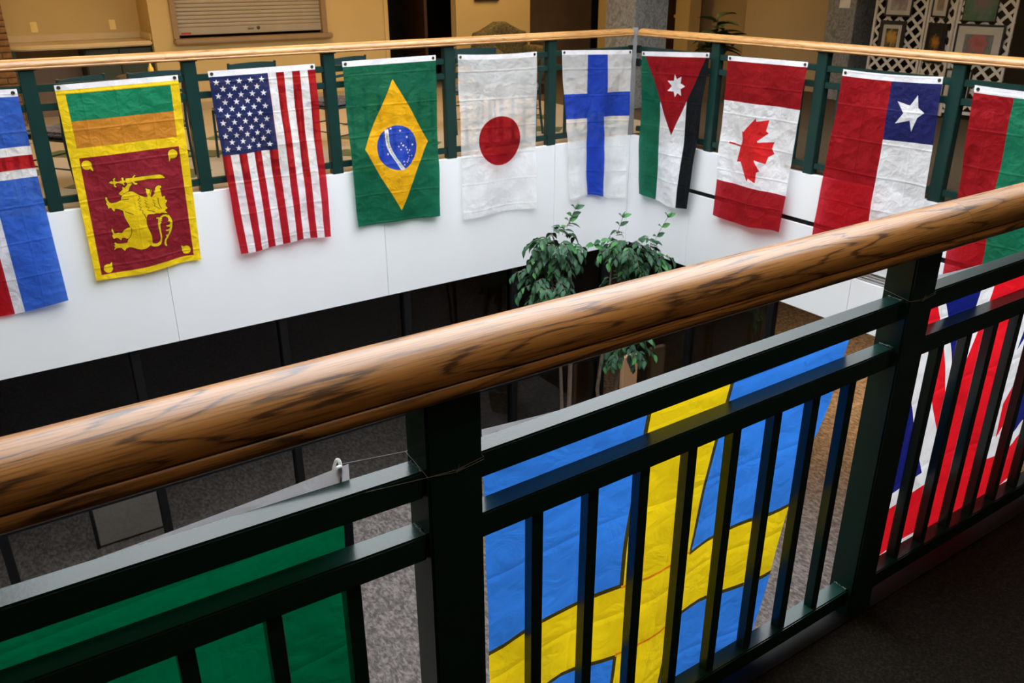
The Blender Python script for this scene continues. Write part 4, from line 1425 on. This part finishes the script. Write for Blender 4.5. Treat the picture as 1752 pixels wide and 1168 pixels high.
# small round table with a yellow squeeze bottle
tb = empty('bistro_table', (1.80, 8.72, 0), label='small round dark cafe table behind the lion flag', cat='table')
obj('top', lathe_me('top', [(.30, 0), (.31, .008), (.31, .022), (.30, .03)], 28), TABLE_TOP, tb, (0, 0, .71))
obj('column', lathe_me('column', [(.03, 0), (.025, .3), (.03, .70)], 12), CHAIR_METAL, tb, (0, 0, .02))
obj('base', lathe_me('base', [(.22, 0), (.22, .012), (.05, .03)], 24), CHAIR_METAL, tb)
yb = empty('squeeze_bottle', (1.79, 8.70, .74), label='yellow squeeze bottle on the round cafe table', cat='bottle')
obj('body', lathe_me('body', [(.024, 0), (.026, .008), (.026, .055), (.018, .07)], 16), YELLOW, yb)
obj('nozzle', lathe_me('nozzle', [(.016, .07), (.014, .08), (.005, .105)], 12), YELLOW, yb)

# camel-back armchair
ac = empty('armchair', (6.98, 10.45, 0), 0, label='olive brocade camel-back armchair in front of the beige pier', cat='armchair')


def soft_box(name, sx, sy, sz, loc, bev, mat=BROCADE, shape=None):
    bm = bmesh.new()
    bmesh.ops.create_cube(bm, size=1)
    bmesh.ops.subdivide_edges(bm, edges=bm.edges[:], cuts=6, use_grid_fill=True)
    for v in bm.verts:
        x, y, z = v.co * 2
        r = 4.0 if name != 'backrest' else 9.0
        L = (abs(x) ** r + abs(y) ** r + abs(z) ** r) ** (1 / r)
        k = 1 / max(L, 1e-6)
        v.co = Vector((x * k * sx / 2, y * k * sy / 2, z * k * sz / 2))
        if shape:
            v.co = shape(v.co)
    return obj(name, bm_mesh(name, bm, True, 60), mat, ac, loc)


soft_box('base', .86, .74, .26, (0, 0, .27), .03)
soft_box('seat_cushion', .60, .62, .16, (0, -.05, .44), .05)
def camel(c):
    if c.z > 0:
        c = c.copy()
        c.z += (.13 * (cos(pi * min(1, abs(c.x) / .36)) * .5 + .5) - .03) * (c.z / .28)
    return c
soft_box('backrest', .88, .20, .56, (0, .30, .58), .05, shape=camel)
for s in (-1, 1):
    soft_box('arm', .16, .66, .40, (s * .40, -.04, .44), .05)
    for yy in (-.3, .3):
        obj('foot', lathe_me('foot', [(.018, 0), (.03, .14)], 10), DARKBROWN, ac, (s * .34, yy, 0))

# ---------------------------------------------------------------- plants
def leaf_mesh(name, L, Wd, droop, mat, n=4):
    verts, faces = [], []
    for k in range(n + 1):
        t = k / n
        w = Wd * sin(pi * min(1, t ** .8 * .97 + .03)) ** .8 if 0 < k < n else .0006
        z = -droop * t * t
        verts += [(t * L, -w / 2, z + w * .22), (t * L, 0, z), (t * L, w / 2, z + w * .22)]
    for k in range(n):
        a = 3 * k
        faces += [(a, a + 3, a + 4, a + 1), (a + 1, a + 4, a + 5, a + 2)]
    me = mesh_from(name, verts, faces, True, 80)
    me.materials.append(mat)
    return me


FL = [leaf_mesh('leaf', .078, .038, .015, LEAF_DARK), leaf_mesh('leaf', .088, .042, .022, LEAF_DARK), leaf_mesh('leaf', .080, .039, .016, LEAF_LIGHT)]


def look(dirv, roll):
    q = Vector(dirv).normalized().to_track_quat('X', 'Z')
    return (q.to_matrix().to_4x4() @ Matrix.Rotation(roll, 4, 'X'))


def ficus(label, base, trunks, crown, seed, sprigs, n_spray):
    rnd = random.Random(seed)
    root = empty('ficus_tree', base, label=label, cat='tree', group='ficus trees in the lower corner')
    bx, by, bz = base
    pot = obj('pot', lathe_me('pot', [(.16, 0), (.20, .30), (.215, .32), (.19, .32), (.18, .28)], 24), TERRACOTTA, root)
    obj('soil', lathe_me('soil', [(.001, .27), (.185, .285)], 20), SOIL, pot)
    for tr in trunks:
        tube('trunk', [(x - bx, y - by, z - bz) for x, y, z, _ in tr], [r for *_, r in tr], BARK, root, 8)
    leaves = []
    bmB = bmesh.new()
    for (cx, cy, cz, rx, ry, rz_, share) in crown:
        for _ in range(int(n_spray * share)):
            th, ph = rnd.uniform(0, 2 * pi), math.acos(rnd.uniform(-1, 1))
            d = Vector((sin(ph) * cos(th), sin(ph) * sin(th), cos(ph)))
            r0 = rnd.uniform(.25, .78)
            p = Vector((cx + d.x * rx * r0, cy + d.y * ry * r0, cz + d.z * rz_ * r0))
            g = Vector((d.x, d.y, d.z * .5 + .35)).normalized()
            L = rnd.uniform(.12, .22)
            pts = [p.copy()]
            steps = 7
            for k in range(steps):
                g = (g + Vector((rnd.uniform(-.12, .12), rnd.uniform(-.12, .12), -.24))).normalized()
                p = p + g * L / steps
                pts.append(p.copy())
                sd = 1 if k % 2 else -1
                side = g.cross(Vector((0, 0, 1)))
                if side.length < .1:
                    side = Vector((1, 0, 0))
                side.normalize()
                ld = (g * .7 + side * sd * .8 + Vector((0, 0, rnd.uniform(-.75, -.1)))).normalized()
                score = (p - Vector((cx, cy, cz))).length / rx + (p.z - cz) * .5 - (p.y - cy) * .9
                leaves.append((score, p.copy(), ld, rnd.uniform(-.6, .6), rnd.choice((0, 0, 1, 1, 2)), rnd.uniform(.8, 1.25)))
            tube_bm(bmB, [q - Vector(base) for q in pts], [.0022] * len(pts), 4, False)
    for sp in sprigs:
        tube_bm(bmB, [Vector(q) - Vector(base) for q in sp], [.0022] * len(sp), 4, False)
        for k in range(1, len(sp)):
            a, b = Vector(sp[k - 1]), Vector(sp[k])
            g = (b - a).normalized()
            for sd in (-1, 1):
                ld = (g * .5 + Vector((.75 * sd, -.25, rnd.uniform(-.2, .25)))).normalized()
                leaves.append((9, b.copy(), ld, sd * rnd.uniform(.5, 1.1), rnd.choice((0, 2)), 1.25))
        leaves.append((9, b.copy(), g, 0, 2, .9))
    obj('twigs', bm_mesh('twigs', bmB), BARK, root)['kind'] = 'stuff'
    leaves.sort(key=lambda t: -t[0])
    for s_, p, ld, roll, kind, k in leaves[:290]:
        o = obj('leaf', FL[kind], None, root)
        M_ = look(ld, roll)
        M_.translation = p - Vector(base)
        o.matrix_local = M_ @ Matrix.Scale(k, 4)
    rest = leaves[290:]
    for kind_set, mat in (((0, 1), LEAF_DARK), ((2,), LEAF_LIGHT)):
        vv, ff = [], []
        for s_, p, ld, roll, kind, k in rest:
            if kind not in kind_set:
                continue
            M_ = look(ld, roll)
            M_.translation = p - Vector(base)
            M_ = M_ @ Matrix.Scale(k, 4)
            o0 = len(vv)
            vv += [tuple(M_ @ v.co) for v in FL[kind].vertices]
            ff += [tuple(i + o0 for i in pl.vertices) for pl in FL[kind].polygons]
        if vv:
            me = mesh_from('foliage', vv, ff, True, 80)
            obj('foliage', me, mat, root)['kind'] = 'stuff'
    return root


ficus('ficus tree with the taller rounded crown against the long parapet', (4.60, 5.95, LOW),
      [[(4.60, 5.95, LOW + .28, .030), (4.64, 5.93, -2.4, .024), (4.62, 5.9, -1.2, .018), (4.55, 5.9, -.75, .010)],
       [(4.64, 5.95, LOW + .28, .022), (4.58, 5.96, -2.5, .018), (4.50, 5.94, -1.4, .012), (4.38, 5.92, -.95, .007)]],
      [(4.45, 5.92, -.68, .21, .22, .17, .40), (4.35, 5.90, -.98, .27, .26, .20, .40), (4.42, 5.9, -1.28, .24, .22, .2, .25)], 3,
      [[(4.52, 5.88, -.50), (4.53, 5.86, -.44), (4.55, 5.85, -.39), (4.58, 5.84, -.33)]], 115)
ficus('ficus tree with the broader crown in the lower corner of the parapets', (5.28, 5.95, LOW),
      [[(5.28, 5.95, LOW + .28, .032), (5.24, 5.93, -2.4, .026), (5.30, 5.9, -1.3, .018), (5.34, 5.9, -.85, .010)],
       [(5.22, 5.95, LOW + .28, .024), (5.02, 5.96, -2.3, .020), (5.10, 5.94, -1.5, .014), (5.10, 5.92, -1.0, .007)]],
      [(5.32, 5.92, -.84, .24, .24, .13, .34), (5.50, 5.90, -1.00, .20, .24, .17, .26), (5.18, 5.9, -1.22, .24, .22, .11, .22), (5.30, 5.88, -1.82, .30, .2, .18, .24)], 5,
      [[(5.12, 5.88, -.66), (5.13, 5.86, -.58), (5.15, 5.85, -.50)], [(5.55, 5.86, -.86), (5.60, 5.85, -.76), (5.65, 5.84, -.67), (5.71, 5.83, -.58)], [(4.98, 5.88, -.70), (4.90, 5.86, -.68), (4.82, 5.86, -.70)]], 125)

# broad-leaved house plant
hp = empty('potted_plant', (8.92, 8.40, 0), label='tall broad-leaved plant in a brown pot behind the short railing', cat='plant')
obj('pot', lathe_me('pot', [(.15, 0), (.19, .26), (.20, .30), (.175, .30), (.17, .26)], 22), TERRACOTTA, hp)
obj('soil', lathe_me('soil', [(.001, .26), (.172, .265)], 20), SOIL, hp)
rnd = random.Random(11)
HL = [leaf_mesh('leaf', .34, .15, .13, HOUSELEAF, 6), leaf_mesh('leaf', .28, .13, .07, HOUSELEAF, 6)]
for s_, (tx, ty, tz) in enumerate([(-.05, 0, 1.02), (.10, .03, .90), (-.14, .05, .74), (.05, -.08, .80)]):
    tube('stem', [(tx * .1, ty * .1, .26), (tx * .5, ty * .5, .26 + (tz - .26) * .5), (tx, ty, tz)], [.014, .012, .008], HOUSELEAF, hp, 7)
    for k in range(9):
        t = 1 - k * .055
        th = k * 2.4 + s_ * 1.1
        el = .55 - k * .07
        o = obj('leaf', HL[k % 2], None, hp)
        M_ = look((cos(th), sin(th), el), rnd.uniform(-.3, .3))
        M_.translation = Vector((tx * t, ty * t, .26 + (tz - .26) * t))
        o.matrix_local = M_ @ Matrix.Scale(rnd.uniform(.8, 1.15), 4)
